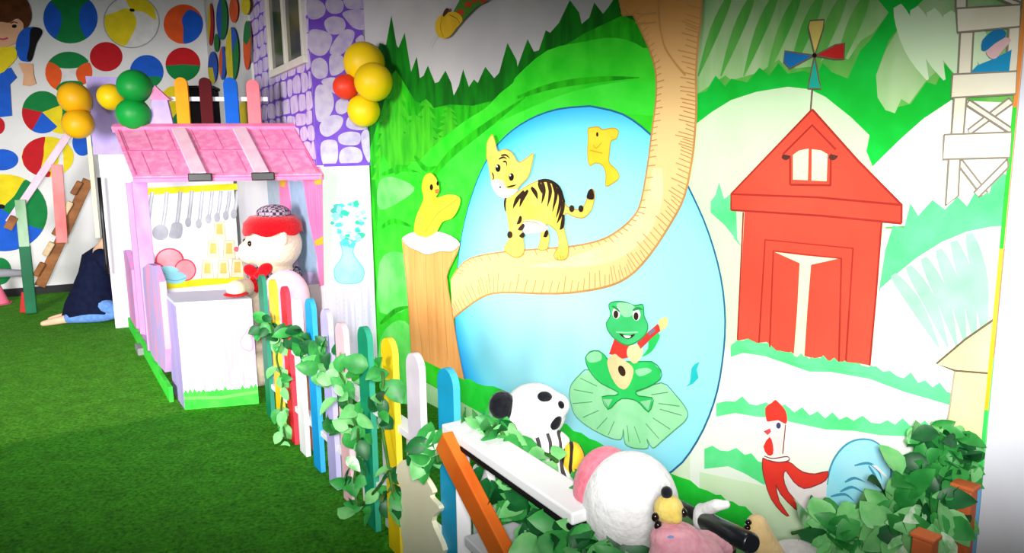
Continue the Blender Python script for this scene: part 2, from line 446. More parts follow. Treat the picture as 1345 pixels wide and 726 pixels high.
a.poly(ZC([(30, 400), (90, 355), (150, 318), (230, 292), (330, 276), (400, 284), (450, 308), (530, 372), (590, 430), (580, 480), (600, 530), (640, 620), (640, 760), (30, 760), (0, 560)]), C_HILL)
a.poly(ZC([(600, 528), (690, 440), (760, 378), (850, 318), (1110, 330), (1100, 700), (640, 720)]), C_WHITE)
a.poly(ZC([(85, 640), (100, 620), (112, 580), (128, 632), (150, 615), (165, 650), (170, 760), (60, 700)]) + ZD([(185, 180), (130, 110), (85, 70)]), G_MINT)
a.poly(ZD([(-10, 60), (60, 80), (120, 110), (185, 180), (185, 470), (130, 500), (40, 500)]), C_HILL)
a.poly(ZD([(620, 320), (640, 190), (665, 110), (700, 120), (720, 40), (745, 80), (790, 30), (830, 60), (870, 20), (900, 50), (940, -20), (970, 10), (990, -60), (1060, -40), (1060, 110), (980, 115), (900, 130), (820, 165), (740, 215), (680, 265)]), G_MINT)
a.poly(ZD([(625, 310), (680, 262), (740, 213), (820, 163), (900, 130), (980, 114), (1060, 110), (1020, 640), (880, 660), (600, 560)]), C_WHITE, dz=.0008)
for k in range(6):
    a.stroke([(1175 + k * 20, 360 - k * 11), (1205 + k * 17, 400 - k * 6), (1235 + k * 12, 455)], .04, G_MINT2, taper=True)
a.poly(ZD([(100, 500), (1010, 620), (1000, 1200), (20, 1200), (20, 560)]), C_WHITE)
a.poly(grassy(ZD([(150, 490), (190, 472), (260, 480), (300, 505), (400, 530), (470, 530), (590, 555), (700, 590), (860, 640), (980, 650)]), 17, 9, 9), G_MINT)
a.poly(grassy(ZH([(10, 88), (90, 80), (180, 95), (260, 105), (340, 125), (470, 150), (590, 160), (700, 172), (860, 182), (1130, 215)]), 16, 8, 9), G_MINT)
a.poly(grassy(ZH([(-40, 280), (60, 290), (130, 305), (215, 345)]), 24, 6, 9), G_MINT)
a.poly(grassy(ZH([(1000, 215), (1080, 230), (1150, 225)]), 60, 6, 9), G_BAND)
a.poly(ZH([(-60, 380), (215, 440), (380, 560), (900, 640), (1150, 640), (1150, 900), (-60, 900)]), C_HILL)
a.done('mural_landscape', wall_mural, 'painted green hills, pine forest and pale farm fields')

# --- blue pond
POND = ZE([(360, 27), (300, 33), (248, 52), (203, 84), (168, 130), (143, 190), (125, 260), (115, 340), (112, 420), (118, 490), (135, 560), (180, 630), (250, 690), (330, 725), (420, 735), (510, 695), (556, 640), (587, 570), (602, 500), (608, 420), (600, 340), (578, 260), (548, 190), (512, 124), (470, 78), (420, 42)])
uvp = [mural_w.uv(*p) for p in POND]
pc = mural_w.uv(*ZE([(345, 400)])[0]); pr = (max(abs(u - pc[0]) for u, v in uvp), max(abs(v - pc[1]) for u, v in uvp))
POND_M = gradient_paint('pond paint', pc, (pr[0] * 1.12, pr[1] * 1.08), [(0, (26, 150, 240)), (.09, (70, 200, 252)), (.17, (120, 230, 255)), (.35, (158, 238, 255)), (1, (186, 244, 255))])
a = Art(mural_w, .0135)
a.poly(POND, POND_M, 4)
a.stroke(POND + POND[:1], .008, paint((40, 110, 150)), smooth=3)
a.poly(ZB([(540, 420), (558, 402), (565, 340), (578, 322), (600, 310), (588, 345), (596, 380), (572, 405)]), paint((40, 206, 206)))
a.poly(grassy([(590, 470), (609, 496), (640, 505)] + ZE([(200, 545), (330, 620), (430, 668)]) + ZJ([(520, 90), (640, 170), (790, 225), (900, 290), (1010, 335), (1080, 372), (1160, 405), (1250, 460), (1343, 530)]), 40, 4, 10), G_BAND)
a.poly([(560, 500), (640, 545), (757, 600), (845, 640), (921, 680), (1010, 726), (1010, 900), (560, 900)], paint((186, 232, 176), (150, 220, 140), (4, 4, 4)), dz=.0002)
a.done('painted_pond', wall_mural, 'painted oval blue pond')

# --- stump and curving branch
TR_L = ZG([(440, -900), (470, -25), (530, 60), (570, 140), (600, 210), (620, 290), (622, 380), (612, 470), (600, 560), (590, 640)]) + ZE([(455, 200), (440, 230), (412, 255), (380, 272), (330, 283), (270, 288), (190, 295), (140, 306), (118, 325), (105, 345)])
TR_R = ZG([(830, -900), (805, -25), (790, 150), (780, 300), (782, 420), (775, 540), (765, 630)]) + ZE([(535, 190), (510, 240), (470, 300), (430, 340), (380, 360), (300, 370), (200, 368), (160, 378), (118, 408), (108, 418)])
tl = [mural_w.uv(*p) for p in TR_L]
TRUNK = gradient_paint('trunk paint', (0, mural_w.uv(700 + 160, 150)[1]), (1, 1), [(0, (248, 208, 142)), (1, (206, 128, 46))], axis='y')
# gradient up the trunk: vertical blend (object y)
nt = TRUNK.node_tree; mp = [n for n in nt.nodes if n.type == 'MAPPING'][0]
v0 = mural_w.uv(880, 160)[1]; v1 = mural_w.uv(880, -40)[1]
mp.inputs['Location'].default_value = (0, v0, 0); mp.inputs['Scale'].default_value = (v1 - v0, v1 - v0, 1); mp.inputs['Rotation'].default_value = (0, 0, PI / 2)
a = Art(mural_w, .0165)
a.poly(catmull(TR_L, 4, False) + catmull(TR_R, 4, False)[::-1], TRUNK)
BARK = paint((206, 150, 84)); BARKL = paint((255, 226, 172))
a.stroke(ZE([(485, 140), (478, 200), (450, 252), (400, 292), (330, 312), (250, 320)]), .1, BARKL, taper=True)
a.stroke(TR_L, .008, BARK, smooth=3); a.stroke(TR_R, .010, BARK, smooth=3)
tr = catmull(TR_R, 7, False); tlc = catmull(TR_L, 7, False)
for k, (x, y) in enumerate(tr[4:-6]):
    q = tr[5 + k]; dx, dy = q[0] - x, q[1] - y; L = math.hypot(dx, dy) or 1
    s = 12 + 14 * random.random(); a.stroke([(x, y), (x - (dy / L * s + dx / L * 4), y + (dx / L * s - dy / L * 4))][::1], .004, BARK, smooth=0, dz=.00001)
for k, (x, y) in enumerate(tlc[4:-4:2]):
    q = tlc[5 + 2 * k]; dx, dy = q[0] - x, q[1] - y; L = math.hypot(dx, dy) or 1
    s = 5 + 6 * random.random(); a.stroke([(x, y), (x + dy / L * s - dx / L * 3, y - dx / L * s - dy / L * 3)], .004, BARK, smooth=0, dz=.00001)
a.stroke(ZG([(632, 0), (636, 90), (655, 180), (690, 240), (740, 300)]), .008, BARK)
for yy in (55, 92): a.stroke(ZG([(540, yy), (580, yy + 3), (625, yy - 3)]), .004, BARK)
a.poly(ZI([(270, 226), (455, 245), (446, 270), (412, 340), (420, 400), (430, 450), (446, 560), (468, 672), (400, 640), (300, 592), (288, 400)]), paint((246, 180, 106), (238, 164, 90), (26, 2, 26)))
for x0, x1 in ((310, 330), (345, 352), (372, 382), (398, 408)):
    a.stroke(ZI([(x0, 262), (x0 + 4, 400), (x1 + 8, 610)]), .008, paint((224, 160, 90)))
a.stroke(ZI([(270, 226), (288, 400), (300, 592)]), .007, BARK); a.stroke(ZI([(446, 265), (412, 345), (420, 400), (446, 560), (468, 672)]), .007, BARK)
a.poly(ZI([(270, 226), (300, 206), (350, 200), (400, 206), (440, 224), (455, 246), (430, 266), (392, 266), (350, 276), (315, 262), (290, 250)]), paint((250, 236, 226)), 3)
a.stroke(ZI([(270, 226), (290, 250), (315, 262), (350, 276), (392, 266), (430, 266), (455, 246)]), .006, BARK)
a.done('painted_tree', wall_mural, 'painted tree stump and long curving branch')

# --- chicks
a = Art(mural_w, .0215)
a.poly(ZI([(310, 205), (315, 160), (328, 128), (340, 100), (334, 62), (342, 30), (362, 18), (380, 35), (390, 70), (380, 95), (420, 85), (455, 95), (450, 130), (430, 160), (400, 172), (382, 202), (362, 216), (340, 220)]), YEL, 4)
OCH = paint((214, 168, 40))
a.stroke(ZI([(345, 205), (380, 150), (420, 120), (450, 98)]), .006, OCH); a.stroke(ZI([(312, 200), (318, 158), (340, 102)]), .005, OCH)
a.stroke(ZI([(334, 62), (342, 30), (362, 18), (380, 35), (390, 70)]), .005, OCH)
a.ell(*ZI([(365, 62)])[0], 2.2, 4, BLK); a.ell(*ZI([(385, 50)])[0], 1.6, 3, BLK)
a.poly(ZI([(376, 70), (390, 66), (388, 82), (378, 82)]), paint((240, 120, 50)))
a.done('painted_chick', wall_mural, 'yellow chick painted on the tree stump')
a = Art(mural_w, .0215)
D2 = ZA([(572, 75), (570, 35), (590, 27), (620, 25), (640, 38), (690, 30), (715, 45), (705, 80), (680, 92), (672, 150), (672, 195), (708, 232), (718, 265), (690, 290), (655, 305), (656, 250), (640, 207), (605, 195), (578, 207), (568, 150)])
a.poly(D2, YEL, 3); a.stroke(D2 + D2[:1], .005, OCH, smooth=3)
a.stroke(ZA([(595, 110), (610, 125), (635, 100)]), .005, OCH); a.stroke(ZA([(580, 135), (600, 140), (640, 150)]), .005, OCH)
a.ell(*ZA([(615, 60)])[0], 1.5, 3, BLK)
a.done('painted_chick', wall_mural, 'yellow chick painted in the air above the pond')

# --- striped cub
T_Y = paint((246, 222, 110), (240, 208, 84)); T_B = paint((62, 40, 26), (40, 26, 18)); T_O = paint((214, 160, 60))
a = Art(mural_w, .0225)
BODY = ZA([(180, 350), (230, 335), (270, 310), (320, 285), (370, 278), (410, 290), (440, 320), (460, 380), (470, 402), (520, 418), (550, 402), (568, 360), (575, 330), (590, 318), (602, 335), (600, 375), (585, 422), (550, 455), (510, 452), (462, 437), (456, 500), (470, 560), (477, 610), (465, 650), (425, 655), (408, 632), (430, 590), (425, 530), (400, 500), (370, 488), (385, 540), (380, 592), (368, 607), (333, 605), (342, 570), (345, 520), (330, 482), (262, 475), (255, 520), (267, 600), (250, 637), (215, 642), (170, 608), (178, 585), (196, 540), (186, 450), (175, 400)])
a.poly(BODY, T_Y, 3)
a.poly(ZA([(262, 472), (330, 470), (368, 490), (382, 512), (345, 524), (300, 528), (268, 530)]), WHT, 3)
a.stroke(BODY + BODY[:1], .005, T_O, smooth=3)
for s in ([(250, 345), (228, 375), (212, 412)], [(285, 325), (258, 365), (244, 405)], [(300, 312), (322, 340), (330, 368)], [(335, 288), (345, 312), (352, 340)], [(352, 280), (362, 330), (350, 388)], [(378, 280), (392, 330), (378, 402)], [(402, 290), (420, 340), (402, 425)], [(428, 312), (442, 370), (420, 455)], [(456, 375), (448, 425), (424, 482)], [(456, 440), (450, 490), (438, 512)], [(268, 330), (250, 352), (240, 366)], [(252, 448), (246, 470), (232, 486)], [(268, 488), (254, 504), (238, 512)], [(270, 532), (258, 540), (244, 542)], [(378, 515), (372, 535), (360, 545)]):
    a.stroke(ZA(s), .026, T_B, taper=True)
a.stroke(ZA([(335, 284), (372, 278), (408, 290), (440, 320), (460, 382)]), .016, T_B)
for c in ((496, 412), (540, 412), (200, 536)): a.ell(*ZA([c])[0], 3.4, 4.6, T_B)
a.poly(ZA([(568, 362), (575, 330), (590, 318), (602, 335), (600, 368)]), T_B, 3)
a.stroke(ZA([(182, 350), (176, 390), (180, 430)]), .016, T_B, taper=True)
for q in ([(425, 640), (430, 655)], [(440, 632), (445, 652)], [(455, 635), (455, 650)]): a.stroke(ZA(q), .004, T_O, 0)
HEAD = ZA([(92, 130), (95, 95), (118, 62), (132, 95), (145, 140), (178, 130), (215, 150), (242, 192), (280, 175), (315, 150), (308, 200), (290, 260), (255, 298), (225, 332), (180, 350), (140, 332), (116, 290), (103, 220), (92, 170)])
a.poly(HEAD, T_Y, 3, dz=.001); a.stroke(HEAD + HEAD[:1], .005, T_O, smooth=3)
a.poly(ZA([(112, 282), (150, 274), (172, 290), (190, 318), (240, 322), (205, 355), (165, 360), (132, 335)]), WHT, 3)
a.poly(ZA([(140, 278), (170, 280), (180, 300), (160, 306), (145, 296)]), paint((250, 196, 196)), 3)
for c in ((146, 220), (210, 262)):
    a.ell(*ZA([c])[0], 3.4, 5, BLK); a.ell(*ZA([(c[0] - 5, c[1] - 8)])[0], 1, 1.4, WHT)
for s in ([(150, 178), (172, 168), (190, 178)], [(160, 160), (185, 158), (205, 175)], [(170, 190), (185, 190), (190, 212)], [(190, 310), (215, 305), (235, 298)], [(118, 240), (126, 262), (120, 280)]):
    a.stroke(ZA(s), .010, T_B, taper=True)
a.ell(*ZA([(158, 310)])[0], 1.2, 1.2, BLK)
a.done('painted_cub', wall_mural, 'yellow black-striped cub painted on the branch')

# --- frog on a lily pad
a = Art(mural_w, .0215)
PAD = ZB([(40, 455), (48, 412), (80, 372), (130, 345), (250, 440), (330, 440), (440, 400), (500, 450), (552, 520), (545, 562), (500, 602), (442, 652), (402, 682), (376, 640), (382, 682), (322, 682), (282, 662), (275, 600), (265, 645), (200, 632), (110, 582), (60, 532)])
a.poly(PAD, paint((172, 240, 186), (150, 230, 166))); VEIN = paint((96, 170, 110))
a.stroke(PAD + PAD[:1], .005, VEIN, smooth=3)
for e in ((60, 430), (55, 490), (100, 550), (160, 600), (210, 625), (300, 655), (350, 660), (430, 640), (480, 600), (530, 540), (520, 500), (470, 440), (90, 380)):
    m_ = (280 + (e[0] - 280) * .62, 470 + (e[1] - 470) * .62); a.stroke(ZB([e, m_]), .004, VEIN, 0)
FG = paint((54, 216, 106), (44, 200, 92)); FGL = paint((160, 236, 180)); FGD = paint((40, 150, 76))
LEG = ZB([(112, 292), (132, 266), (170, 262), (200, 285), (215, 300), (320, 310), (400, 308), (440, 345), (437, 385), (380, 420), (332, 436), (342, 456), (402, 464), (404, 490), (386, 526), (350, 490), (320, 472), (270, 468), (240, 490), (210, 515), (184, 460), (240, 455), (255, 440), (180, 402), (140, 362), (118, 322)])
a.poly(LEG, FG); a.stroke(LEG + LEG[:1], .005, FGD, smooth=2)
a.poly(ZB([(118, 285), (145, 266), (178, 270), (182, 300), (150, 312), (125, 308)]), FGL, 3)
a.poly(ZB([(330, 345), (380, 335), (400, 350), (350, 372)]), FGL, 3)
a.poly(ZB([(190, 470), (230, 470), (212, 505)]), FGL); a.poly(ZB([(350, 480), (398, 472), (386, 518)]), FGL)
a.poly(ZB([(360, 285), (385, 250), (388, 200), (410, 178), (437, 196), (412, 250), (385, 276)]), FG, 3)
a.poly(ZB([(216, 276), (240, 208), (270, 214), (302, 240), (302, 290), (275, 296), (240, 280)]), paint((240, 64, 52)))
a.poly(ZB([(210, 300), (240, 275), (262, 290), (292, 308), (322, 340), (312, 392), (286, 427), (255, 416), (230, 380), (214, 340)]), paint((250, 226, 166)), 3)
a.poly(ZB([(295, 282), (300, 245), (332, 235), (362, 250), (356, 290), (325, 317)]), paint((250, 226, 170)), 3)
a.ell(*ZB([(272, 348)])[0], 4.4, 7.4, T_B, rot=-.4)
a.stroke(ZB([(346, 240), (392, 195), (436, 158)]), .030, paint((220, 66, 56)), 0); a.stroke(ZB([(390, 190), (415, 170)]), .012, paint((120, 130, 150)), 0)
a.poly(ZB([(430, 132), (462, 112), (474, 126), (468, 158), (440, 178)]), paint((248, 230, 150)))
FH = ZB([(205, 142), (225, 105), (217, 62), (250, 48), (290, 52), (330, 66), (365, 62), (370, 110), (386, 150), (376, 190), (332, 226), (290, 236), (240, 207), (212, 172)])
a.poly(FH, paint((72, 206, 120), (60, 192, 108)), 3, dz=.001); a.stroke(FH + FH[:1], .005, FGD, smooth=3)
a.poly(ZB([(252, 58), (290, 54), (328, 70), (318, 108), (285, 115), (262, 90)]), FGL, 3)
for c in ((250, 98), (338, 106)):
    a.ell(*ZB([c])[0], 5.2, 7.6, WHT); a.ell(*ZB([(c[0] - 2, c[1] + 6)])[0], 3.2, 5.2, T_B)
a.stroke(ZB([(232, 68), (255, 82), (268, 96)]), .012, FGD, taper=True); a.stroke(ZB([(322, 86), (345, 78), (366, 84)]), .012, FGD, taper=True)
a.poly(ZB([(262, 186), (300, 195), (332, 188), (312, 208), (286, 206)]), T_B, 3); a.poly(ZB([(280, 194), (315, 196), (308, 206), (290, 205)]), WHT)
a.stroke(ZB([(250, 180), (300, 182), (345, 180)]), .006, FGL)
a.done('painted_frog', wall_mural, 'green frog with guitar painted on a lily pad')

# --- red barn with a windmill
B_R = paint((240, 84, 62), (232, 74, 54), (3, 3, 3)); B_D = paint((176, 50, 40)); B_M = paint((226, 68, 52))
a = Art(mural_w, .020)
a.poly(ZD([(200, 60), (637, 80), (620, 330), (598, 552), (560, 545), (500, 540), (470, 538), (445, 525), (420, 530), (390, 522), (345, 512), (300, 505), (270, 478), (240, 482), (210, 468), (178, 475)]), B_R)
a.poly(ZC([(415, 348), (157, 616), (157, 666), (240, 668), (440, 684), (698, 708), (699, 650), (560, 510)]), B_R)
for s in ([(157, 616), (430, 626), (699, 650)], [(157, 666), (440, 684), (698, 708)], [(415, 348), (157, 616), (157, 666)], [(415, 348), (560, 510), (699, 650), (698, 708)], [(322, 490), (415, 398), (490, 475)], [(345, 586), (475, 588)], [(345, 500), (345, 586)], [(475, 488), (473, 588)]):
    a.stroke(ZC(s), .007, B_D, 0)
for s in ([(246, 480), (266, 155), (545, 182), (522, 540)], [(280, 500), (292, 190), (508, 214), (500, 540)], [(197, 68), (178, 472)], [(636, 100), (618, 330), (598, 552)]):
    a.stroke(ZD(s), .006, B_D, 0)
a.poly(ZD([(297, 194), (390, 205), (497, 215), (412, 234), (400, 380), (390, 532), (357, 522), (368, 380), (376, 229)]), CREAM)
a.poly(ZC([(355, 492), (375, 478), (405, 472), (402, 572), (355, 570)]), CREAM); a.poly(ZC([(415, 474), (445, 478), (465, 490), (462, 575), (414, 573)]), CREAM)
for x in (334, 484): a.stroke(ZC([(x - 14, 496), (x, 500), (x + 14, 496)]), .018, paint((90, 50, 44)), taper=True)
cx, cy = ZC([(425, 178)])[0]
a.stroke([(cx, cy), ZC([(412, 350)])[0]], .006, INK_S, 0)
for q, c in ((ZC([(425, 178), (404, 90), (410, 68), (455, 65), (452, 95)]), (232, 210, 110)), (ZC([(425, 178), (490, 145), (520, 139), (518, 190), (490, 190)]), (206, 40, 34)), (ZC([(425, 178), (330, 164), (327, 200), (345, 220)]), (24, 120, 196)), (ZC([(425, 178), (440, 260), (446, 283), (404, 283), (408, 260)]), (30, 186, 160))):
    a.poly(q, paint(c)); a.stroke(q + q[:1], .005, INK_S, 0)
a.ell(cx, cy, 3, 3, BLK)
a.poly(grassy(ZD([(160, 484), (200, 476), (260, 484), (300, 508), (400, 532), (470, 536), (590, 556), (640, 570)]), 10, 8, 7), G_MINT)
a.done('painted_barn', wall_mural, 'red barn with a four-bladed windmill painted on the wall')

# --- timber water tower with a boy
a = Art(mural_w, .020)
T_C = paint((250, 244, 220), (244, 236, 208)); T_L = paint((150, 140, 124))
def plank(q):
    a.poly(ZC(q), T_C); a.stroke(ZC(q + q[:1]), .005, T_L, 0)
plank([(870, -330), (905, -330), (905, 30), (870, 30)]); plank([(1044, -330), (1080, -330), (1080, 30), (1044, 30)]); plank([(860, -200), (1084, -216), (1084, -140), (862, -124)])
for q in ([(960, -20), (1075, 30), (1075, 10), (1000, -20)], [(885, 105), (927, 105), (920, 235), (878, 235)], [(1040, 60), (1078, 60), (1066, 240), (1030, 240)], [(1040, 312), (910, 412), (916, 428), (1052, 330)], [(915, 318), (1050, 408), (1046, 426), (905, 335)], [(866, 310), (906, 310), (896, 426), (858, 426)], [(890, 505), (972, 610), (955, 622), (880, 525)], [(1035, 505), (930, 610), (945, 625), (1040, 530)], [(850, 502), (886, 502), (880, 622), (840, 652)], [(874, 30), (1078, 18), (1075, 88), (878, 106)], [(862, 238), (1066, 228), (1062, 300), (858, 312)], [(836, 428), (1050, 420), (1044, 500), (832, 506)]):
    plank(q)
a.poly(ZC([(920, 232), (940, 210), (985, 192), (1035, 168), (1050, 160), (1042, 228)]), paint((30, 150, 200)))
a.poly(ZC([(968, 165), (985, 150), (1030, 122), (1048, 132), (1020, 165), (1000, 188), (980, 186)]), paint((240, 196, 196)), 2)
a.poly(ZC([(955, 160), (958, 130), (985, 104), (1010, 95), (1030, 102), (1030, 120), (1000, 138), (972, 162)]), paint((28, 130, 190)), 2)
a.done('painted_tower', wall_mural, 'cream timber lookout tower painted at top right')

# --- small yellow house, edge stripes
a = Art(mural_w, .0225)
Y_H = paint((252, 244, 176), (250, 238, 160)); 
a.poly(ZD([(868, 566), (985, 575), (975, 880), (820, 880), (850, 700)]), Y_H); a.poly(ZD([(810, 546), (900, 470), (992, 406), (988, 578), (870, 568)]), Y_H)
a.stroke(ZD([(992, 406), (900, 470), (810, 546), (870, 568), (985, 577)]), .006, INK_S, 0); a.stroke(ZD([(868, 570), (850, 700), (820, 830)]), .005, INK_P, 0)
vtop, n_ = 3.2, 0
uL = U1 - .018
for (z0, z1, c) in ((0, .62, (120, 190, 240)), (.62, .8, (60, 220, 100)), (.8, 1.0, (250, 200, 40)), (1.0, 1.25, (244, 214, 60)), (1.25, 1.62, (60, 214, 60)), (1.62, 2.1, (240, 150, 70)), (2.1, 3.2, (120, 190, 60))):
    a.poly_uv([(uL, z0), (U1, z0), (U1, z1), (uL, z1)], paint(c))
for (z0, z1, c) in ((.62, .95, (120, 240, 130)), (.95, 1.25, (240, 150, 110)), (1.25, 3.2, (244, 178, 140))):
    a.poly_uv([(U1 - .008, z0), (U1, z0), (U1, z1), (U1 - .008, z1)], paint(c))
a.done('painted_cottage', wall_mural, 'pale yellow cottage painted at the right edge')

# --- rooster
R_ = paint((236, 60, 46), (228, 50, 40)); R_W = paint((250, 240, 238)); R_L = paint((150, 60, 60))
a = Art(mural_w, .021)
TAIL = ZH([(470, 560), (484, 430), (495, 370), (520, 312), (565, 262), (620, 240), (680, 246), (728, 286), (750, 340), (752, 400), (720, 470), (660, 540), (600, 600)])
a.poly(TAIL, paint((150, 228, 246), (176, 236, 248), (5, 5, 5)), 3); SW = paint((70, 160, 190)); a.stroke(TAIL[1:-1], .006, SW, smooth=3)
for s in ([(560, 420), (600, 402), (645, 420)], [(600, 350), (660, 340), (700, 372), (715, 410)], [(540, 460), (590, 440), (640, 465)], [(500, 480), (560, 470), (600, 500)], [(660, 350), (690, 400), (680, 430)]): a.stroke(ZH(s), .009, SW, taper=True)
a.poly(ZH([(672, 346), (695, 350), (735, 390), (738, 402)]), R_W)
a.poly(ZH([(310, 370), (340, 395), (400, 440), (440, 425), (488, 372), (484, 430), (470, 560), (400, 560), (330, 480)]), R_W, 2)
RB = ZH([(215, 318), (260, 335), (325, 335), (352, 355), (385, 377), (435, 385), (490, 374), (480, 410), (440, 432), (388, 446), (345, 418), (312, 372), (302, 400), (322, 460), (388, 537), (350, 531), (290, 470), (270, 430), (284, 500), (326, 562), (295, 547), (250, 490), (225, 420), (213, 362)])
a.poly(RB, R_, 2); a.stroke(RB + RB[:1], .004, R_L, smooth=2)
a.poly(ZH([(240, 165), (280, 158), (312, 178), (306, 240), (300, 300), (255, 302), (250, 250), (238, 215)]), R_W, 3)
a.poly(ZH([(230, 156), (225, 112), (240, 94), (254, 86), (268, 74), (285, 88), (300, 104), (312, 122), (318, 150), (312, 176), (280, 160), (240, 166)]), R_, 2)
a.poly(ZH([(218, 206), (246, 194), (250, 208), (236, 222)]), paint((230, 80, 90))); a.poly(ZH([(244, 230), (258, 262), (258, 302), (236, 306), (218, 270)]), R_, 2)
a.poly(ZH([(222, 310), (258, 320), (318, 312), (325, 328), (282, 336), (235, 326)]), WHT, 2); a.stroke(ZH([(222, 310), (258, 320), (318, 312), (325, 328), (282, 336), (235, 326)]), .004, R_L)
a.ell(*ZH([(282, 182)])[0], 3, 4, paint((70, 70, 110)))
a.stroke(ZH([(312, 178), (306, 240), (300, 300)]), .004, R_L)
a.done('painted_rooster', wall_mural, 'red and white rooster with blue tail painted low on the wall')

# --- caterpillar at the top edge
a = Art(mural_w, .021)
a.poly(ZF([(780, 60), (795, 30), (835, -40), (900, -90), (990, -100), (1000, -50), (930, 0), (880, 28), (822, 84)]), paint((70, 130, 40)))
for x, y in ((815, 50), (845, 20), (870, 0), (905, 2), (840, -10)): a.ell(*ZF([(x, y)])[0], 5, 4, paint((190, 66, 30)))
a.poly(ZF([(714, 105), (720, 80), (742, 60), (785, 48), (815, 62), (822, 85), (800, 112), (772, 146), (742, 154), (720, 136)]), paint((220, 176, 40), (206, 158, 30)), 3)
a.stroke(ZF([(745, 64), (760, 45), (770, 40)]), .03, paint((84, 44, 30)), taper=True)
for q in ([(742, 70), (735, 110), (748, 150)], [(770, 60), (800, 75), (812, 95)]): a.stroke(ZF(q), .004, paint((150, 100, 30)))
a.stroke(ZF([(718, 140), (700, 170), (690, 195)]), .003, INK_P, 0)
a.done('painted_caterpillar', wall_mural, 'yellow and green caterpillar painted at the top edge')
# ================================================================== painted balls on the back walls
Z1, Z2, Z7 = zm(0, 0, 3.156), zm(0, 200, 3.156), zm(0, 0, 3.154)
bR, bG, bB, bY, bO, bK = [paint(c) for c in ((196, 24, 34), (14, 128, 62), (26, 92, 206), (238, 214, 30), (240, 92, 36), (16, 16, 18))]
bW = paint((232, 230, 230)); bGy = paint((170, 168, 170))
def disc(a, cx, cy, rx, ry, m, n=36, a0=0, a1=360):
    pts = [(cx + rx * math.cos(math.radians(a0 + (a1 - a0) * i / n)), cy - ry * math.sin(math.radians(a0 + (a1 - a0) * i / n))) for i in range(n + (0 if a1 - a0 == 360 else 1))]
    a.poly(pts, m)
def sector(a, cx, cy, rx, ry, m, a0, a1):
    n = 20
    a.poly([(cx, cy)] + [(cx + rx * math.cos(math.radians(a0 + (a1 - a0) * i / n)), cy - ry * math.sin(math.radians(a0 + (a1 - a0) * i / n))) for i in range(n + 1)], m)
def inside(cx, cy, rx, ry, pts):              # keep a patch inside its ball
    out = []
    for x, y in pts:
        q = math.hypot((x - cx) / rx, (y - cy) / ry)
        out.append((x, y) if q <= 1 else (cx + (x - cx) / q, cy + (y - cy) / q))
    return out
NB = [0]
def ball(label, z, cx, cy, rx, ry, base, patches=(), wall=None, parent=None, ring=False):
    NB[0] += 1; a = Art(wall or back_w, .0004 + NB[0] * .0007)
    (cx, cy), (ex, ey) = z([(cx, cy), (cx + rx, cy + ry)]); rx, ry = ex - cx, ey - cy
    disc(a, cx, cy, rx, ry, base)
    for m, kind, *q in patches:
        if kind == 's': sector(a, cx, cy, rx, ry, m, *q)
        else:
            pts = z(catmull(q[0], 4)); a.poly(inside(cx, cy, rx, ry, pts), m)
    if ring:
        a.stroke([(cx + rx * math.cos(t * PI / 16), cy - ry * math.sin(t * PI / 16)) for t in range(33)], .012, bGy, 0)
    a.done('painted_ball', parent or wall_back, label)
ball('green and blue painted ball', Z1, 292, 75, 113, 105, bG, [(bB, 'p', [(180, 0), (235, 30), (255, 75), (245, 130), (215, 165), (170, 100)]), (bB, 'p', [(400, 0), (345, 20), (328, 70), (340, 130), (370, 160), (410, 90)])])
ball('red painted ball', Z1, 440, 235, 68, 61, bR)
ball('orange and blue painted ball', Z1, 760, 100, 82, 82, bO, [(bB, 'p', [(790, 40), (755, 75), (760, 120), (765, 185), (830, 170), (850, 90)])])
ball('white ball with yellow patches', Z1, 545, 90, 115, 108, bW, [(bY, 'p', [(425, 75), (480, 50), (530, 35), (565, 80), (555, 130), (515, 192), (470, 170), (435, 140)]), (bY, 'p', [(525, -15), (620, -10), (640, 40), (645, 82), (595, 50), (545, 40)]), (bK, 'p', [(538, 36), (556, 38), (556, 48), (540, 47)])], ring=True)
ball('green, orange and white painted ball', Z1, 285, 300, 98, 86, bW, [(bG, 'p', [(195, 245), (240, 205), (330, 205), (370, 250), (325, 280), (250, 282), (205, 262)]), (bO, 'p', [(185, 270), (210, 258), (250, 285), (255, 325), (235, 370), (195, 350)]), (bO, 'p', [(385, 270), (360, 260), (322, 282), (316, 315), (340, 352), (385, 320)]), (bG, 'p', [(232, 375), (260, 340), (320, 335), (345, 350), (310, 390)])])
ball('blue and green painted ball', Z1, 608, 298, 70, 70, bB, [(bG, 'p', [(615, 320), (655, 318), (672, 330), (660, 370), (630, 350)])])
ball('red and green painted ball', Z1, 758, 267, 72, 70, bR, [(bG, 's', 184, 356)])
ball('yellow ball with green spot', Z1, 262, 485, 85, 70, bY, [(bG, 'p', [(222, 460), (250, 432), (285, 450), (288, 480), (262, 500), (230, 490)])])
ball('red, green and blue painted ball', Z1, 175, 465, 84, 88, bY, [(bG, 's', 20, 168), (bR, 's', 168, 240), (bB, 's', 240, 318)])
ball('red and yellow painted ball', Z1, 198, 650, 108, 84, bY, [(bR, 'p', [(180, 560), (182, 610), (178, 660), (150, 740), (80, 720), (80, 580)]), (bW, 'p', [(255, 600), (245, 650), (240, 730), (262, 735), (262, 650)]), (bR, 'p', [(180, 715), (210, 712), (200, 745)])])
ball('large yellow, green and blue ball', Z2, 15, 250, 182, 160, bY, [(bG, 'p', [(115, 105), (60, 180), (20, 220), (15, 250), (110, 300), (170, 335), (220, 250), (190, 150)]), (bB, 'p', [(-20, 235), (15, 240), (60, 270), (130, 305), (185, 330), (130, 400), (20, 420), (-60, 420)]), (bK, 'p', [(-5, 216), (18, 218), (18, 232), (-5, 232)])])
ball('blue painted ball', Z1, 8, 662, 68, 44, bB)
ball('red painted ball at the left edge', Z1, -10, 522, 30, 36, bR)
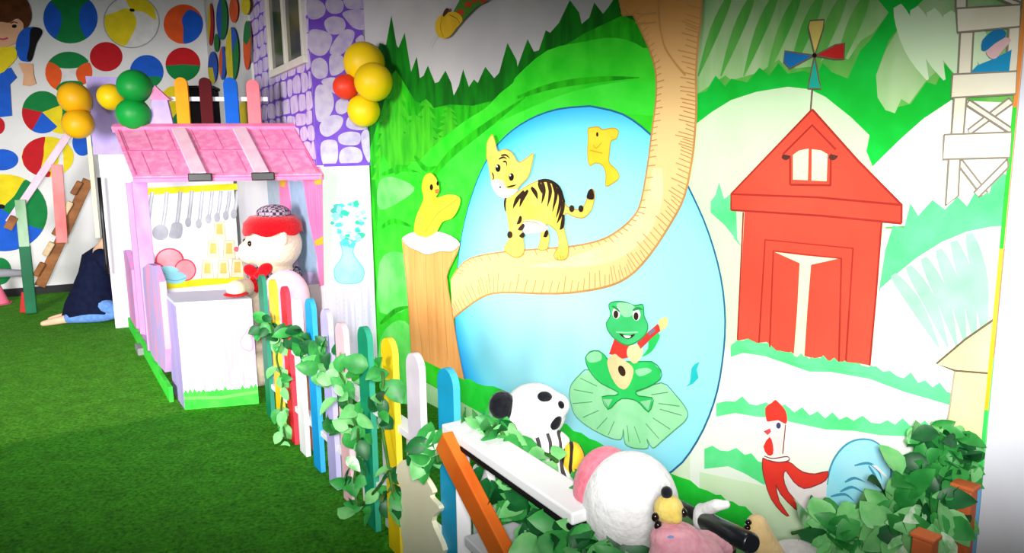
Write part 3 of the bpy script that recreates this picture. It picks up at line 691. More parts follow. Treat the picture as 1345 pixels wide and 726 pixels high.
ball('yellow painted ball', Z1, 718, 452, 62, 95, bY, [(bG, 'p', [(700, 540), (730, 470), (770, 470), (775, 545)])])
ball('green ball low on the wall', Z2, 0, 492, 48, 56, bG)
ball('blue ball beside the column', Z1, 342, 590, 42, 56, bB)
ball('green ball beside the doorway', Z1, 940, 480, 28, 60, bG, [(bB, 's', 200, 330)])
ball('yellow ball by the tower', Z1, 1018, 470, 26, 50, bY, wall=side_w, parent=wall_side)
for lab, cx, cy, rx, ry, b, pt in (('red and yellow ball', 878, 102, 13, 88, bR, [(bY, 's', 100, 240)]), ('green and blue ball', 926, 78, 24, 88, bG, [(bB, 's', 100, 260)]), ('orange ball', 976, 40, 19, 55, bO, []), ('yellow ball', 1026, 22, 20, 40, bY, []),
                           ('orange and green ball', 1032, 188, 16, 102, bO, [(bG, 's', 20, 170)]), ('yellow, green and blue ball', 970, 225, 28, 112, bG, [(bY, 's', 100, 280), (bB, 's', 40, 100)]), ('blue and yellow ball', 888, 280, 20, 66, bB, [(bY, 's', 180, 300)]), ('blue and orange ball', 930, 262, 15, 70, bB, [(bO, 's', 100, 250)]), ('green ball', 905, 178, 11, 38, bG, [])):
    ball('narrow ' + lab + ' on the side wall', Z1, cx, cy, rx, ry, b, pt, wall=side_w, parent=wall_side)
# painted boy holding a phone
SK = paint((232, 178, 140), (226, 168, 128)); HAIR = paint((104, 56, 24), (82, 42, 18))
a = Art(back_w, .022)
a.poly(Z7([(-90, 310), (0, 300), (45, 280), (70, 322), (42, 350), (46, 420), (50, 480), (0, 486), (-90, 490)]), bB)
a.poly(Z7([(-60, 190), (30, 195), (62, 195), (70, 240), (30, 285), (0, 306), (-80, 310)]), bY, 2)
a.poly(Z7([(-80, 60), (0, 50), (70, 80), (100, 95), (88, 150), (62, 182), (10, 196), (-60, 190)]), SK, 3)
a.poly(Z7([(-100, -40), (60, -40), (112, 0), (132, 60), (122, 104), (100, 122), (96, 96), (70, 78), (40, 96), (0, 92), (-60, 110), (-100, 60)]), HAIR, 3)
a.ell(*Z7([(60, 110)])[0], 3.2, 2.4, bK); a.stroke(Z7([(44, 98), (60, 92), (74, 98)]), .012, HAIR, 3)
a.stroke(Z7([(-10, 158), (12, 164), (34, 158)]), .02, paint((214, 70, 110)))
a.poly(Z7([(76, 262), (136, 264), (140, 310), (150, 348), (122, 358), (94, 354), (98, 310)]), SK)
a.poly(Z7([(66, 190), (80, 140), (110, 116), (150, 114), (175, 138), (150, 182), (132, 250), (104, 256), (80, 244)]), bB, 3)
a.poly(Z7([(128, 122), (160, 116), (176, 136), (152, 182), (132, 250), (112, 244), (122, 190)]), bK, 3)
a.done('painted_boy', wall_back, 'painted brown-haired boy holding a blue phone')
# ================================================================== playhouse with a stone tower and a kitchen stall
Z3, Z4, Z6 = zm(100, 60, 2.688), zm(150, 220, 2.2), zm(140, 330, 3.3)
LAV = mat('lavender paint', (196, 178, 236), (182, 160, 226), (8, 8, 2), rough=.6)
LAVW = mat('lilac wood paint', (238, 230, 246), (196, 172, 234), (44, 44, 1.6), rough=.65, lo=.42, hi=.64)
PINK = mat('pink shingle paint', (253, 166, 204), (248, 134, 184), (22, 22, 2.5), rough=.6, lo=.35, hi=.6)
PINK_L = mat('light pink batten', (253, 214, 228), (250, 194, 216), (10, 10, 2), rough=.6)
PINK_T = mat('pink trim', (251, 146, 190), (246, 128, 176), (10, 10, 3), rough=.6)
PINK_P = mat('pink post paint', (250, 150, 206), (222, 160, 230), (6, 6, 4), rough=.6, lo=.4, hi=.6)
VIO = mat('violet mortar paint', (128, 84, 206), (112, 66, 190), (9, 9, 9), rough=.7)
STONE_S = mat('lilac stone paint', (216, 200, 228), (188, 168, 214), (16, 9, 16), rough=.7)
LAVW2 = mat('lilac board paint', (234, 222, 246), (204, 182, 236), (40, 1.6, 40), rough=.65, lo=.42, hi=.72)
STONE = mat('pale stone paint', (208, 194, 218), (186, 168, 212), (16, 16, 7), rough=.7)
GRS = paint((50, 232, 60), (90, 236, 80), (9, 9, 3)); 
HW = mat('house white', (240, 238, 244), (232, 230, 240), (3, 3, 3), rough=.6)
K_BLK = mat('black plastic', (14, 14, 16), (20, 20, 22), rough=.4, spec=.4)

TF = Wall(C1, A_); TLd = (C1 - TS).normalized()
cl = fl(243, 538); cr = fl(339, 530)
wl = fl(152, 431); kd = Vector((.9, .436, 0)).normalized()
# where the kitchen wall meets the tower's left face
def line_x(p, d, q, e):
    den = d.x * e.y - d.y * e.x; t = ((q.x - p.x) * e.y - (q.y - p.y) * e.x) / den; return p + d * t
KX = line_x(wl, kd, C1, TLd)
KB = Wall(wl, KX); TL = Wall(KX - TLd * .0, C1)
house = thing('playhouse', 'purple stone playhouse tower with a pink-roofed kitchen stall against the mural', 'playhouse', Matrix.Translation((C1 + wl) / 2))
def slab(name, w, u0, u1, z0, z1, m, t=.04, parent=None, label=None, front=0):
    bm = bmesh.new(); bm_box(bm, Matrix.Translation(w.loc((u0 + u1) / 2, (z0 + z1) / 2, front - t / 2)), u1 - u0, z1 - z0, t)
    return mesh_obj(name, bm, m, parent or house, w.M, label=label)
zb = TF.uv(450, 217)[1]; zw = TF.uv(455, 374)[1]
tower_front = slab('tower_front', TF, 0, TF.len - .01, 0, 3.2, HW)
uTS = TL.uv(341, 200)[0]
bm = bmesh.new(); bm_prism(bm, [(0, 0), (TL.len - .001, 0), (TL.len - .001, 3.2), (uTS, 3.2), (uTS, 1.70), (0, 1.70)], -.05, 0, Matrix.Diagonal((1, 1, TL.sgn, 1)))
tower_side = mesh_obj('tower_side', bm, HW, house, TL.M)

def round_poly(cx, cy, rx, ry, n=10, j=.12):
    return [(cx + rx * (1 + random.uniform(-j, j)) * math.cos(2 * PI * i / n), cy + ry * (1 + random.uniform(-j, j)) * math.sin(2 * PI * i / n)) for i in range(n)]
# front stones, traced one by one
a = Art(TF, .0004)
a.poly_uv([(0, zb), (TF.len - .012, zb), (TF.len - .012, 3.2), (0, 3.2)], VIO)
FS = [[(195, 0), (240, 5), (262, 30), (255, 60), (220, 75), (195, 60)], [(275, 0), (330, 5), (328, 45), (290, 52), (268, 30)], [(345, -20), (425, -20), (425, 25), (365, 35), (342, 15)], [(335, 55), (365, 42), (415, 45), (420, 110), (380, 110), (350, 80)], [(262, 90), (290, 68), (330, 75), (342, 105), (320, 132), (280, 130)],
      [(205, 125), (255, 125), (288, 150), (270, 205), (235, 218), (200, 190)], [(300, 165), (340, 122), (376, 130), (365, 175), (325, 215), (285, 208)], [(385, 160), (410, 140), (420, 175), (400, 180)], [(215, 245), (245, 232), (270, 255), (268, 300), (235, 310), (212, 285)], [(285, 225), (330, 225), (340, 270), (310, 295), (285, 290)],
      [(225, 370), (245, 340), (285, 365), (295, 420), (268, 470), (232, 470)], [(250, 325), (300, 310), (320, 350), (300, 370)], [(310, 405), (345, 390), (358, 430), (330, 452), (308, 440)], [(248, 490), (290, 460), (330, 470), (320, 510), (275, 540), (248, 525)], [(350, 500), (362, 465), (410, 490), (425, 510), (385, 515)],
      [(320, 540), (355, 525), (398, 532), (395, 570), (350, 575), (322, 565)], [(250, 570), (300, 560), (312, 590), (305, 645), (258, 650)], [(325, 605), (355, 585), (400, 595), (403, 640), (330, 648)], [(408, 535), (436, 525), (440, 640), (415, 600)], [(443, 530), (455, 535), (460, 640), (447, 640)], [(360, 190), (420, 190), (430, 260), (380, 250)], [(380, 270), (430, 270), (440, 400), (400, 400)]]
for s in FS:
    mx_, my_ = sum(p[0] for p in s) / len(s), sum(p[1] for p in s) / len(s)
    a.poly(ZF([(mx_ + (x - mx_) * 1.07, my_ + (y - my_) * 1.07) for x, y in s]), STONE, 4, 1e-6)
a.stroke([(425, 217), (497, 215)], .02, VIO, 0)
a.done('painted_stonework', tower_front, 'purple and white painted stonework')
# lower part of the front: lilac boards, grass, vase with flowers
a = Art(TF, .0004)
a.poly_uv([(0, 0), (TF.len - .012, 0), (TF.len - .012, zw), (0, zw)], LAVW2)
for k in range(9): a.stroke_uv([(.04 + k * .047, .1), (.04 + k * .047, zw - .01)], .003, LAVW)
pts = [(0, 0)]; n = 26
for i in range(n + 1): pts.append((TF.len * .97 * i / n, .13 + (.035 if i % 2 else 0) * random.random()))
a.poly_uv(pts + [(TF.len * .97, 0)], GRS)
a.done('painted_boards', tower_front, 'lilac painted boards with grass edge')
a = Art(TF, .0006)
AQ, AQ2, AQ3 = paint((170, 232, 240), (140, 220, 234)), paint((90, 206, 214)), paint((60, 200, 170))
V = Z4([(652, 215), (692, 215), (690, 245), (705, 270), (722, 295), (718, 322), (700, 334), (655, 334), (638, 320), (636, 292), (652, 268), (660, 245)])
a.poly(V, AQ, 3); a.stroke(V + V[:1], .006, AQ2, 3)
random.seed(21)
a.poly(Z4([(640, 120), (660, 104), (700, 98), (720, 120), (724, 170), (710, 200), (690, 218), (655, 216), (636, 180), (630, 150)]), paint((214, 240, 246), (190, 232, 240), (14, 14, 14)), 3)
for k in range(46):
    x, y = 676 + random.uniform(-48, 48), 158 + random.uniform(-58, 62)
    if math.hypot((x - 676) / 50, (y - 158) / 62) > 1: continue
    r = random.uniform(6, 13)
    a.poly([(p[0], p[1]) for p in Z4(round_poly(x, y, r, r * random.uniform(.5, 1), 7, .4))], random.choice([AQ, AQ2, AQ2, AQ3, paint((226, 244, 246))]))
a.done('painted_vase', tower_front, 'painted turquoise vase of flowers')
# left face: irregular stones, window
a = Art(TL, .0004); zr = 1.40
a.poly_uv([(uTS, zr), (TL.len - .001, zr), (TL.len - .001, 3.2), (uTS, 3.2)], VIO)
random.seed(11)
y = zr + .02
while y < 3.1:
    h = random.uniform(.075, .12); x = uTS + .005 + random.uniform(0, .02)
    while x < TL.len - .06:
        wd = random.uniform(.13, .26); wd = min(wd, TL.len - .012 - x)
        pts = []
        for (sx, sy) in ((-1, -.7), (-.6, -1), (.6, -1), (1, -.6), (1, .6), (.6, 1), (-.6, 1), (-1, .6)):
            pts.append((x + wd / 2 + sx * wd * .49 + random.uniform(-.012, .012), y + h / 2 + sy * h * .48 + random.uniform(-.008, .008)))
        a.poly_uv(catmull(pts, 2), STONE_S, 1e-6); x += wd + .012
    y += h + .008
a.done('painted_stonework', tower_side, 'purple and white painted stonework')
# curtain window painted inside the stall
a = Art(TL, .0006)
a.poly(Z3([(672, 455), (715, 455), (728, 700), (750, 850), (712, 850), (690, 700)]), paint((180, 196, 214)))
a.poly(Z3([(715, 455), (868, 452), (872, 840), (740, 850), (728, 700)]), paint((196, 180, 224)))
a.poly(Z3([(755, 480), (812, 480), (845, 640), (850, 800), (790, 800), (765, 640)]), paint((150, 176, 206)))
CUR = mat('pink curtain paint', (246, 138, 188), (232, 112, 172), (50, 3, 50), rough=.7)
a.poly(Z3([(716, 480), (745, 470), (760, 560), (756, 650), (745, 720), (730, 720)]), CUR)
a.poly(Z3([(800, 462), (870, 460), (876, 845), (860, 850), (850, 740), (838, 690), (820, 600)]), CUR)
GOLD = paint((240, 190, 50))
for q in ([(718, 458), (745, 458), (738, 500), (720, 495)], [(838, 460), (868, 456), (866, 490), (845, 490)], [(842, 690), (872, 672), (874, 700), (848, 706)]): a.poly(Z3(q), GOLD)
a.done('painted_curtains', tower_side, 'pink curtains painted around a window')
# tower window
q = [TL.uv(*p) for p in ZF([(38, 20), (55, 305), (197, 257), (190, 0)])]
wu0, wu1 = q[0][0], min(q[2][0], TL.len - .03); wz0 = (q[1][1] + q[2][1]) / 2; wz1 = wz0 + .78
FRM = mat('cream window frame', (226, 220, 208), (216, 210, 198), rough=.5)
bm = bmesh.new(); fw = .05
def fbox(u0, u1, z0, z1): bm_box(bm, Matrix.Translation(TL.loc((u0 + u1) / 2, (z0 + z1) / 2, .012)), u1 - u0, z1 - z0, .035, 0, .004)
um = (wu0 + wu1) / 2
fbox(wu0, wu1, wz0, wz0 + fw); fbox(wu0, wu1, wz1 - fw, wz1)
for u in (wu0, um - fw / 2, wu1 - fw): fbox(u, u + fw, wz0 + fw, wz1 - fw)
win = mesh_obj('window_frame', bm, FRM, house, TL.M)
PANE = mat('dark glass with painted reflections', (52, 52, 50), (96, 88, 40), (3, 4, 3), rough=.08, spec=.5, lo=.45, hi=.62)  # yellow patches in the glass colour imitate reflections
for u0, u1 in ((wu0 + fw, um - fw / 2), (um + fw / 2, wu1 - fw)):
    bm = bmesh.new(); bm_box(bm, Matrix.Translation(TL.loc((u0 + u1) / 2, (wz0 + wz1) / 2, .004)), u1 - u0, wz1 - wz0 - 2 * fw, .008)
    mesh_obj('window_pane', bm, PANE, win, TL.M)
# kitchen back wall
kz = 1.70
kitchen_wall = slab('kitchen_wall', KB, 0, KB.len - .03, 0, kz, HW, label='white kitchen back wall')
ucol = KB.uv(170, 200)[0]
zc = KB.uv(140, 101)[1]
column = slab('column', KB, KB.uv(128, 235)[0] - .01, ucol, kz - .1, zc, LAV, t=.09, front=.01, label='lavender upper column')
bm = bmesh.new(); bm_bar(bm, KB.pt(-.07, .85, -.05), KB.pt(-.06, zc - .25, -.05), .035, .035)
mesh_obj('corner_post', bm, mat('pale yellow post', (238, 226, 196), (228, 214, 180), (4, 4, 3)), house)
bm = bmesh.new(); bm_tube(bm, [at_d(130, 233, 6.5), at_d(135, 290, 6.5), at_d(140, 345, 6.5), at_d(141, 360, 6.5)], .016, 8)
mesh_obj('edge_strip', bm, K_BLK, house, label='black edge strip')
# painted utensils, plates, cups, shelf
GREY = paint((176, 176, 186), (160, 160, 172)); GRL = paint((206, 206, 214)); YL = paint((240, 232, 40), (226, 216, 30))
a = Art(KB, .0006)
a.poly(Z4([(84, 60), (388, 44), (390, 62), (88, 80)]), YL)
a.done('painted_rack', kitchen_wall, 'yellow utensil rack')
def uten(name, hd, blade, label):
    a = Art(KB, .0012); a.stroke(Z2(hd), .035, GREY); a.stroke(Z2(hd), .015, GRL)
    if blade: a.poly(Z2(catmull(blade, 3)), GREY); 
    a.done(name, kitchen_wall, label)
uten('painted_pan', [(632, 165), (622, 230), (612, 300)], round_poly(585, 340, 32, 24, 12, 0), 'painted grey pan')
uten('painted_ladle', [(692, 165), (685, 240), (675, 305)], round_poly(665, 332, 34, 33, 14, 0), 'painted grey ladle')
uten('painted_spatula', [(748, 163), (742, 230), (734, 292)], [(716, 292), (752, 294), (757, 325), (748, 354), (720, 358), (700, 348), (706, 318)], 'painted grey spatula')
for k, (x, y1) in enumerate(((796, 290), (840, 296), (880, 276), (916, 270), (952, 262), (985, 256))):
    uten('painted_spoon', [(x, 160), (x - 6, 215), (x - 13, y1 - 12)], round_poly(x - 16, y1, 13, 20, 10, 0), 'painted grey spoon')
a = Art(KB, .0006)
PK, PKD, SKY = paint((250, 164, 176)), paint((232, 70, 100)), paint((160, 226, 240), (140, 210, 230))
for (cx, cy, rx, ry) in ((160, 268, 42, 36), (112, 306, 38, 34), (205, 296, 32, 32)):
    a.ell(*Z4([(cx, cy)])[0], rx / 2.2, ry / 2.2, PKD); a.ell(*Z4([(cx, cy)])[0], rx / 2.2 * .88, ry / 2.2 * .88, PK)
for (cx, cy, rx, ry) in ((155, 300, 32, 16), (175, 318, 34, 18), (128, 322, 26, 14)):
    a.poly(Z4(round_poly(cx, cy, rx, ry, 14, 0)), SKY); a.stroke(Z4([(cx - rx, cy), (cx, cy + ry * .5), (cx + rx, cy)]), .006, paint((90, 170, 200)))
a.done('painted_plates', kitchen_wall, 'pink plates and blue bowls')
a = Art(KB, .0006); CUP, CUPI, CUPL = paint((250, 234, 200)), paint((240, 196, 110)), paint((206, 176, 130))
for (x, y) in ((910, 322), (884, 402), (950, 402), (860, 484), (926, 484), (984, 480)):
    o = [(x - 20, y - 38), (x + 20, y - 38), (x + 26, y + 38), (x - 26, y + 38)]
    a.poly(Z2(o), CUP); a.stroke(Z2(o + o[:1]), .006, CUPL, 0); a.poly(Z2([(x - 12, y - 26), (x + 12, y - 26), (x + 14, y + 18), (x - 14, y + 18)]), CUPI)
a.done('painted_cups', kitchen_wall, 'pyramid of orange cups')
a = Art(KB, .001); a.poly(Z4([(72, 336), (345, 314), (380, 312), (382, 330), (76, 358)]), YL); a.done('painted_shelf', kitchen_wall, 'yellow shelf line')
# awning roof
E0, E1 = at_d(175, 235, 4.48), at_d(425, 229, 4.69)
T1 = at_d(391, 169, 5.18); T0 = at_d(150, 171, 4.97)
E0.z = E1.z = (E0.z + E1.z) / 2; T0.z = T1.z = (T0.z + T1.z) / 2
rn = (E1 - E0).cross(T0 - E0).normalized()
if rn.z < 0: rn = -rn
bm = bmesh.new(); q = [E0, E1, T1, T0]
top = [bm.verts.new(p + rn * .012) for p in q]; bot = [bm.verts.new(p - rn * .012) for p in q]
bm.faces.new(top); bm.faces.new(bot[::-1])
for i in range(4): bm.faces.new((top[i], bot[i], bot[(i + 1) % 4], top[(i + 1) % 4]))
bmesh.ops.recalc_face_normals(bm, faces=bm.faces)
roof = mesh_obj('roof', bm, PINK, house, label='pink shingle awning roof')
def rp(s, t, h=.013): return E0 + (E1 - E0) * s + ((T0 + (T1 - T0) * s) - (E0 + (E1 - E0) * s)) * t + rn * h
SHL = mat('shingle seam', (236, 104, 160), rough=.7)
bm = bmesh.new()
bm_bar(bm, rp(0, .5, .014), rp(1, .5, .014), .006, .006, 0, rn)
for s in (.02, .335, .345, .665, .675, .98): bm_bar(bm, rp(s, .02, .014), rp(s, .98, .014), .005, .005, 0, rn)
for k in range(16):
    s = (k + .5) / 16
    bm_bar(bm, rp(s, .04 if k % 2 else .52, .0135), rp(s, .48 if k % 2 else .96, .0135), .003, .003, 0, rn)
mesh_obj('shingle_seams', bm, SHL, roof)
for s in (.34, .67):
    bm = bmesh.new(); bm_bar(bm, rp(s, .0, .02), rp(s, .96, .02), .085, .02, 0, rn, .004)
    b = mesh_obj('batten', bm, PINK_L, roof, label='pale pink batten')
    bm = bmesh.new(); M, L = bar_M(rp(s - .025, -.03, .01), rp(s + .025, -.03, .01)); bm_box(bm, M, .03, .05, .14, 0, .006)
    mesh_obj('batten_cap', bm, K_BLK, roof, label='black batten cap')
bm = bmesh.new(); bm_bar(bm, rp(-.005, 1.0, .012), rp(1.0, 1.0, .012), .05, .045, 0, rn, .004); mesh_obj('ridge_board', bm, PINK_T, roof)
bm = bmesh.new(); bm_bar(bm, rp(0, 0, -.01), rp(1, 0, -.01), .035, .025, 0, rn, .003); mesh_obj('eave_board', bm, PINK_T, roof)
# deck behind the awning
bm = bmesh.new(); dk = [T0 + (T1 - T0) * .14 + Vector((0, 0, -.03)), T1 + Vector((0, 0, -.03)), Vector((KX.x, KX.y, T1.z - .03)) - TLd * -.05 , Vector((wl.x, wl.y, T1.z - .03)) + kd * .4]
lo = [bm.verts.new(p - Vector((0, 0, .03))) for p in dk]; hi = [bm.verts.new(p) for p in dk]
bm.faces.new(hi); bm.faces.new(lo[::-1])
for i in range(4): bm.faces.new((lo[i], lo[(i + 1) % 4], hi[(i + 1) % 4], hi[i]))
bmesh.ops.recalc_face_normals(bm, faces=bm.faces); mesh_obj('deck', bm, HW, house)
# railing pickets on the deck edge
RW = Wall(T0, T1)
zt = T1.z
def flat_picket(u, w, z0, z1, t=.03):
    bm = bmesh.new(); r = w / 2; n = 8
    pts = [(-r, 0), (r, 0)] + [(r * math.cos(PI * i / n), (z1 - z0 - r) + r * math.sin(PI * i / n)) for i in range(n + 1)]
    bm_prism(bm, pts, -t / 2, t / 2); return bm
for (px0, px1, c, nm) in ((231, 248, (250, 166, 30), 'orange'), (263, 279, (84, 10, 18), 'dark red'), (295, 313, (14, 96, 206), 'blue'), (325, 342, (250, 130, 140), 'pink')):
    u0, u1 = RW.uv(px0, 150)[0], RW.uv(px1, 150)[0]; z1 = RW.uv((px0 + px1) / 2, 101 if nm != 'pink' else 104)[1]
    mesh_obj('railing_picket', flat_picket(0, u1 - u0, zt - .01, z1), paint(c), house, RW.M @ Matrix.Translation(RW.loc((u0 + u1) / 2, zt - .01, -.035)), label=nm + ' railing picket')
u0, u1 = RW.uv(212, 129)[0], RW.uv(350, 128)[0]; zz = RW.uv(280, 129)[1]
bm = bmesh.new(); bm_box(bm, Matrix.Translation(RW.loc((u0 + u1) / 2, zz, -.065)), u1 - u0, .03, .02, 0, .003); mesh_obj('railing_bar', bm, HW, house, RW.M, label='white railing bar')
# cut-out turret
bm = bmesh.new(); uc = RW.uv(210, 150)[0]; zt0, ztm, zt1 = zt - .01, RW.uv(210, 131)[1], RW.uv(206, 112)[1]
hw_ = (RW.uv(227, 150)[0] - RW.uv(193, 150)[0]) / 2
bm_prism(bm, [(-hw_, 0), (hw_, 0), (hw_ * .62, ztm - zt0), (-hw_ * .55, ztm - zt0)], -.02, .02)
tur = mesh_obj('turret', bm, LAV, house, RW.M @ Matrix.Translation(RW.loc(uc, zt0, -.03)), label='lilac cut-out turret')
bm = bmesh.new(); bm_prism(bm, [(-hw_ * .7, ztm - zt0), (hw_ * .85, ztm - zt0), (-.02, zt1 - zt0)], -.024, .024)
mesh_obj('turret_roof', bm, PINK_T, tur, RW.M @ Matrix.Translation(RW.loc(uc, zt0, -.03)), label='pink turret roof')
# left side of the stall
LW = Wall(cl, fl(180, 432))
def bar_on(name, p0, p1, w, t, m, label=None):
    a_, b_ = LW.uv(*p0), LW.uv(*p1); u = (a_[0] + b_[0]) / 2
    bm = bmesh.new(); bm_bar(bm, LW.pt(u, max(0, a_[1])), LW.pt(u, b_[1]), w, t, 0, LW.n, .004)
    return mesh_obj(name, bm, m, house, label=label)
bar_on('front_post', (206, 480), (182, 238), .055, .10, mat('lilac pink post', (186, 164, 238), (236, 140, 208), (7, 7, 3), lo=.4, hi=.62), 'lilac front post')
bar_on('rear_post', (189, 450), (174, 240), .04, .07, PINK_P, 'pink rear post')
def side_board(pts, m, label):
    uv = [LW.uv(*p) for p in pts]; bm = bmesh.new()
    bm_prism(bm, [(u, max(0, v)) for u, v in uv], -.02, .02, Matrix.Diagonal((1, 1, 1, 1)))
    return mesh_obj('side_board', bm, m, house, LW.M @ Matrix.Translation((0, 0, .02 * LW.sgn)), label=label)
SB = mat('pink lilac side board', (250, 170, 214), (200, 180, 240), (7, 2.2, 7), lo=.44, hi=.56)
side_board(Z6([(182, 70), (205, 52), (232, 60), (258, 130), (284, 420), (282, 520), (208, 440), (190, 260)]), SB, 'pink and lilac board beside the counter')
side_board(Z6([(76, 0), (104, -8), (130, 80), (160, 420), (142, 400), (106, 290), (86, 130)]), PINK_P, 'pink board at the rear of the stall')
bm = bmesh.new(); u_a, u_b = LW.uv(236, 527)[0], LW.uv(178, 430)[0]
n = 30; pts = [(u_a, 0)] + [(u_a + (u_b - u_a) * i / n, .085 + .02 * random.random()) for i in range(n + 1)] + [(u_b, 0)]
bm_prism(bm, pts, -.012, .012); mesh_obj('grass_skirting', bm, GRS, house, LW.M @ Matrix.Translation((0, 0, .046 * LW.sgn)), label='painted grass skirting')
bm = bmesh.new(); p = at_z(193, 462, 0); bm_box(bm, frame_M(p + LW.n * .05 + Vector((0, 0, .03)), LW.x), .22, .06, .05, 0, .01); mesh_obj('grey_foot', bm, paint((150, 150, 150)), house, label='grey foot block')

# ---- serving counter
CW = Wall(cl, cr); cu = CW.uv(338, 500)[0]; ch = CW.uv(234, 397)[1]
cb = at_z(219, 387, ch); cb.z = 0
cdep = .42
ctr = thing('serving_counter', 'white serving counter streaked with lilac and edged with painted grass', 'counter', Matrix.Translation(cl + (cr - cl).normalized() * .25))
bk = (cb - cl); bk = bk.normalized() * cdep; cx_ = CW.x * cu
def quad_prism(bm, pts, z0, z1, mi=0):
    lo = [bm.verts.new((p.x, p.y, z0)) for p in pts]; hi = [bm.verts.new((p.x, p.y, z1)) for p in pts]; fs = [bm.faces.new(hi), bm.faces.new(lo[::-1])]
    for i in range(4): fs.append(bm.faces.new((lo[i], lo[(i + 1) % 4], hi[(i + 1) % 4], hi[i])))
    for f in fs: f.material_index = mi
    bmesh.ops.recalc_face_normals(bm, faces=fs); return fs
bm = bmesh.new(); fs = quad_prism(bm, [cl, cl + cx_, cl + cx_ + bk, cl + bk], 0, ch - .02)
for f in fs:
    f.normal_update()
    if f.normal.dot(-CW.x) > .5: f.material_index = 1
mesh_obj('counter_body', bm, [LAVW, LAV], ctr)
bm = bmesh.new(); quad_prism(bm, [cl - CW.x * .004 + CW.n * .004, cl + cx_ + CW.n * .004, cl + cx_ + bk, cl + bk - CW.x * .004], ch - .02, ch)
mesh_obj('counter_top', bm, mat('pale blue counter top', (222, 226, 246), (214, 220, 242), (4, 4, 4), rough=.4), ctr, label='pale blue counter top')
a = Art(CW, .001); n = 34; pts = [(0, 0)]
random.seed(5)
for i in range(n + 1): pts.append((cu * i / n, .105 + (.03 if i % 2 else 0) * random.random()))
a.poly_uv(pts + [(cu, 0)], GRS)
a.stroke_uv([(0, .075), (cu * .5, .06), (cu, .08)], .02, paint((120, 240, 100)))
a.done('painted_grass', ctr, 'painted grass edge')

# dark box standing on the deck behind the railing
bxp = at_d(267, 168, 5.75); bxp.z = T1.z - .03
box = thing('black_box', 'black box standing on the deck behind the dark red railing picket', 'box', frame_M(bxp, RW.x))
bm = bmesh.new(); bm_box(bm, Matrix.Translation((0, .18, 0)), .23, .36, .2, 0, .008); mesh_obj('box_body', bm, mat('matt black box', (16, 12, 14), (24, 18, 20), rough=.7), box, frame_M(bxp, RW.x))
bm = bmesh.new(); bm_box(bm, Matrix.Translation((0, .372, 0)), .25, .024, .22, 0, .006); mesh_obj('lid', bm, mat('dark lid', (28, 24, 26), rough=.5), box, frame_M(bxp, RW.x))
# ================================================================== picket fence and ivy
F0, F1 = fl(349, 542), fl(516, 723)
FW = Wall(F0, F1)
SIDE = mat('white picket edge', (246, 244, 246), (234, 232, 238), (5, 5, 5), rough=.5)
fence = thing('picket_fence', 'low rainbow picket fence with rounded white-edged boards on the lawn', 'fence', Matrix.Translation((F0 + F1) / 2))
def picket(px, py, c, label, back=0, w=.108, t=.024, c2=None, u=None, z1=None, parent=None):
    uu, zz = FW.uv(px, py)
    if u is not None: uu = u
    if z1 is not None: zz = z1
    r = w / 2; n = 10; lo, hi = .0, zz
    pts = [(-r, lo), (r, lo)] + [(r * math.cos(PI * i / n), hi - r + r * math.sin(PI * i / n)) for i in range(n + 1)]
    bm = bmesh.new(); bm_prism(bm, pts, -t, 0 if FW.sgn > 0 else 0, None, 0, 1)
    o = mesh_obj('picket', bm, [mat('picket ' + label, c, c2 or tuple(max(0, x * .92) for x in c), (6, 6, 2), rough=.5, spec=.3), mat('edge ' + label, tuple(x * .78 + 255 * .22 for x in c))], parent or fence, FW.M @ Matrix.Translation((uu, 0, (t if FW.sgn < 0 else 0) - back * FW.sgn)), label=label + ' picket')
    return uu
PK_LIST = [(341, 361, (0, 122, 84), 'dark green'), (355, 367, (250, 206, 10), 'yellow'), (371, 376, (222, 16, 40), 'red'), (386, 392, (250, 246, 250), 'white'), (404, 392, (10, 160, 236), 'blue'), (425, 406, (190, 180, 240), 'lavender'), (445, 424, (250, 196, 206), 'pale pink'), (475, 429, (0, 146, 104), 'green'), (507, 444, (252, 216, 12), 'bright yellow'), (541, 464, (244, 230, 244), 'pale lilac')]
for q in PK_LIST: u_l = picket(*q)
u_c = picket(584, 484, (24, 176, 226), 'cyan')
for k, (u, z, c, nm) in enumerate(((FW.uv(462, 560)[0], .50, (250, 246, 250), 'short white'), (FW.uv(418, 560)[0], .40, (250, 246, 250), 'short white'), (FW.uv(434, 560)[0], .34, (250, 250, 250), 'short white'), (FW.uv(393, 520)[0], .46, (240, 150, 110), 'short orange'), (FW.uv(492, 600)[0], .5, (248, 248, 250), 'short white'), (FW.uv(524, 600)[0], .52, (250, 236, 240), 'short white'), (FW.uv(610, 600)[0], .56, (250, 246, 250), 'short white'))):
    picket(0, 0, c, nm, u=u, z1=z, back=.056)
for z in (.2, .52):
    bm = bmesh.new(); bm_bar(bm, FW.pt(-.02, z, -.04), FW.pt(u_c + .03, z, -.04), .06, .03, 0, Vector((0, 0, 1)), .003)
    mesh_obj('rail', bm, SIDE, fence, label='white rail')
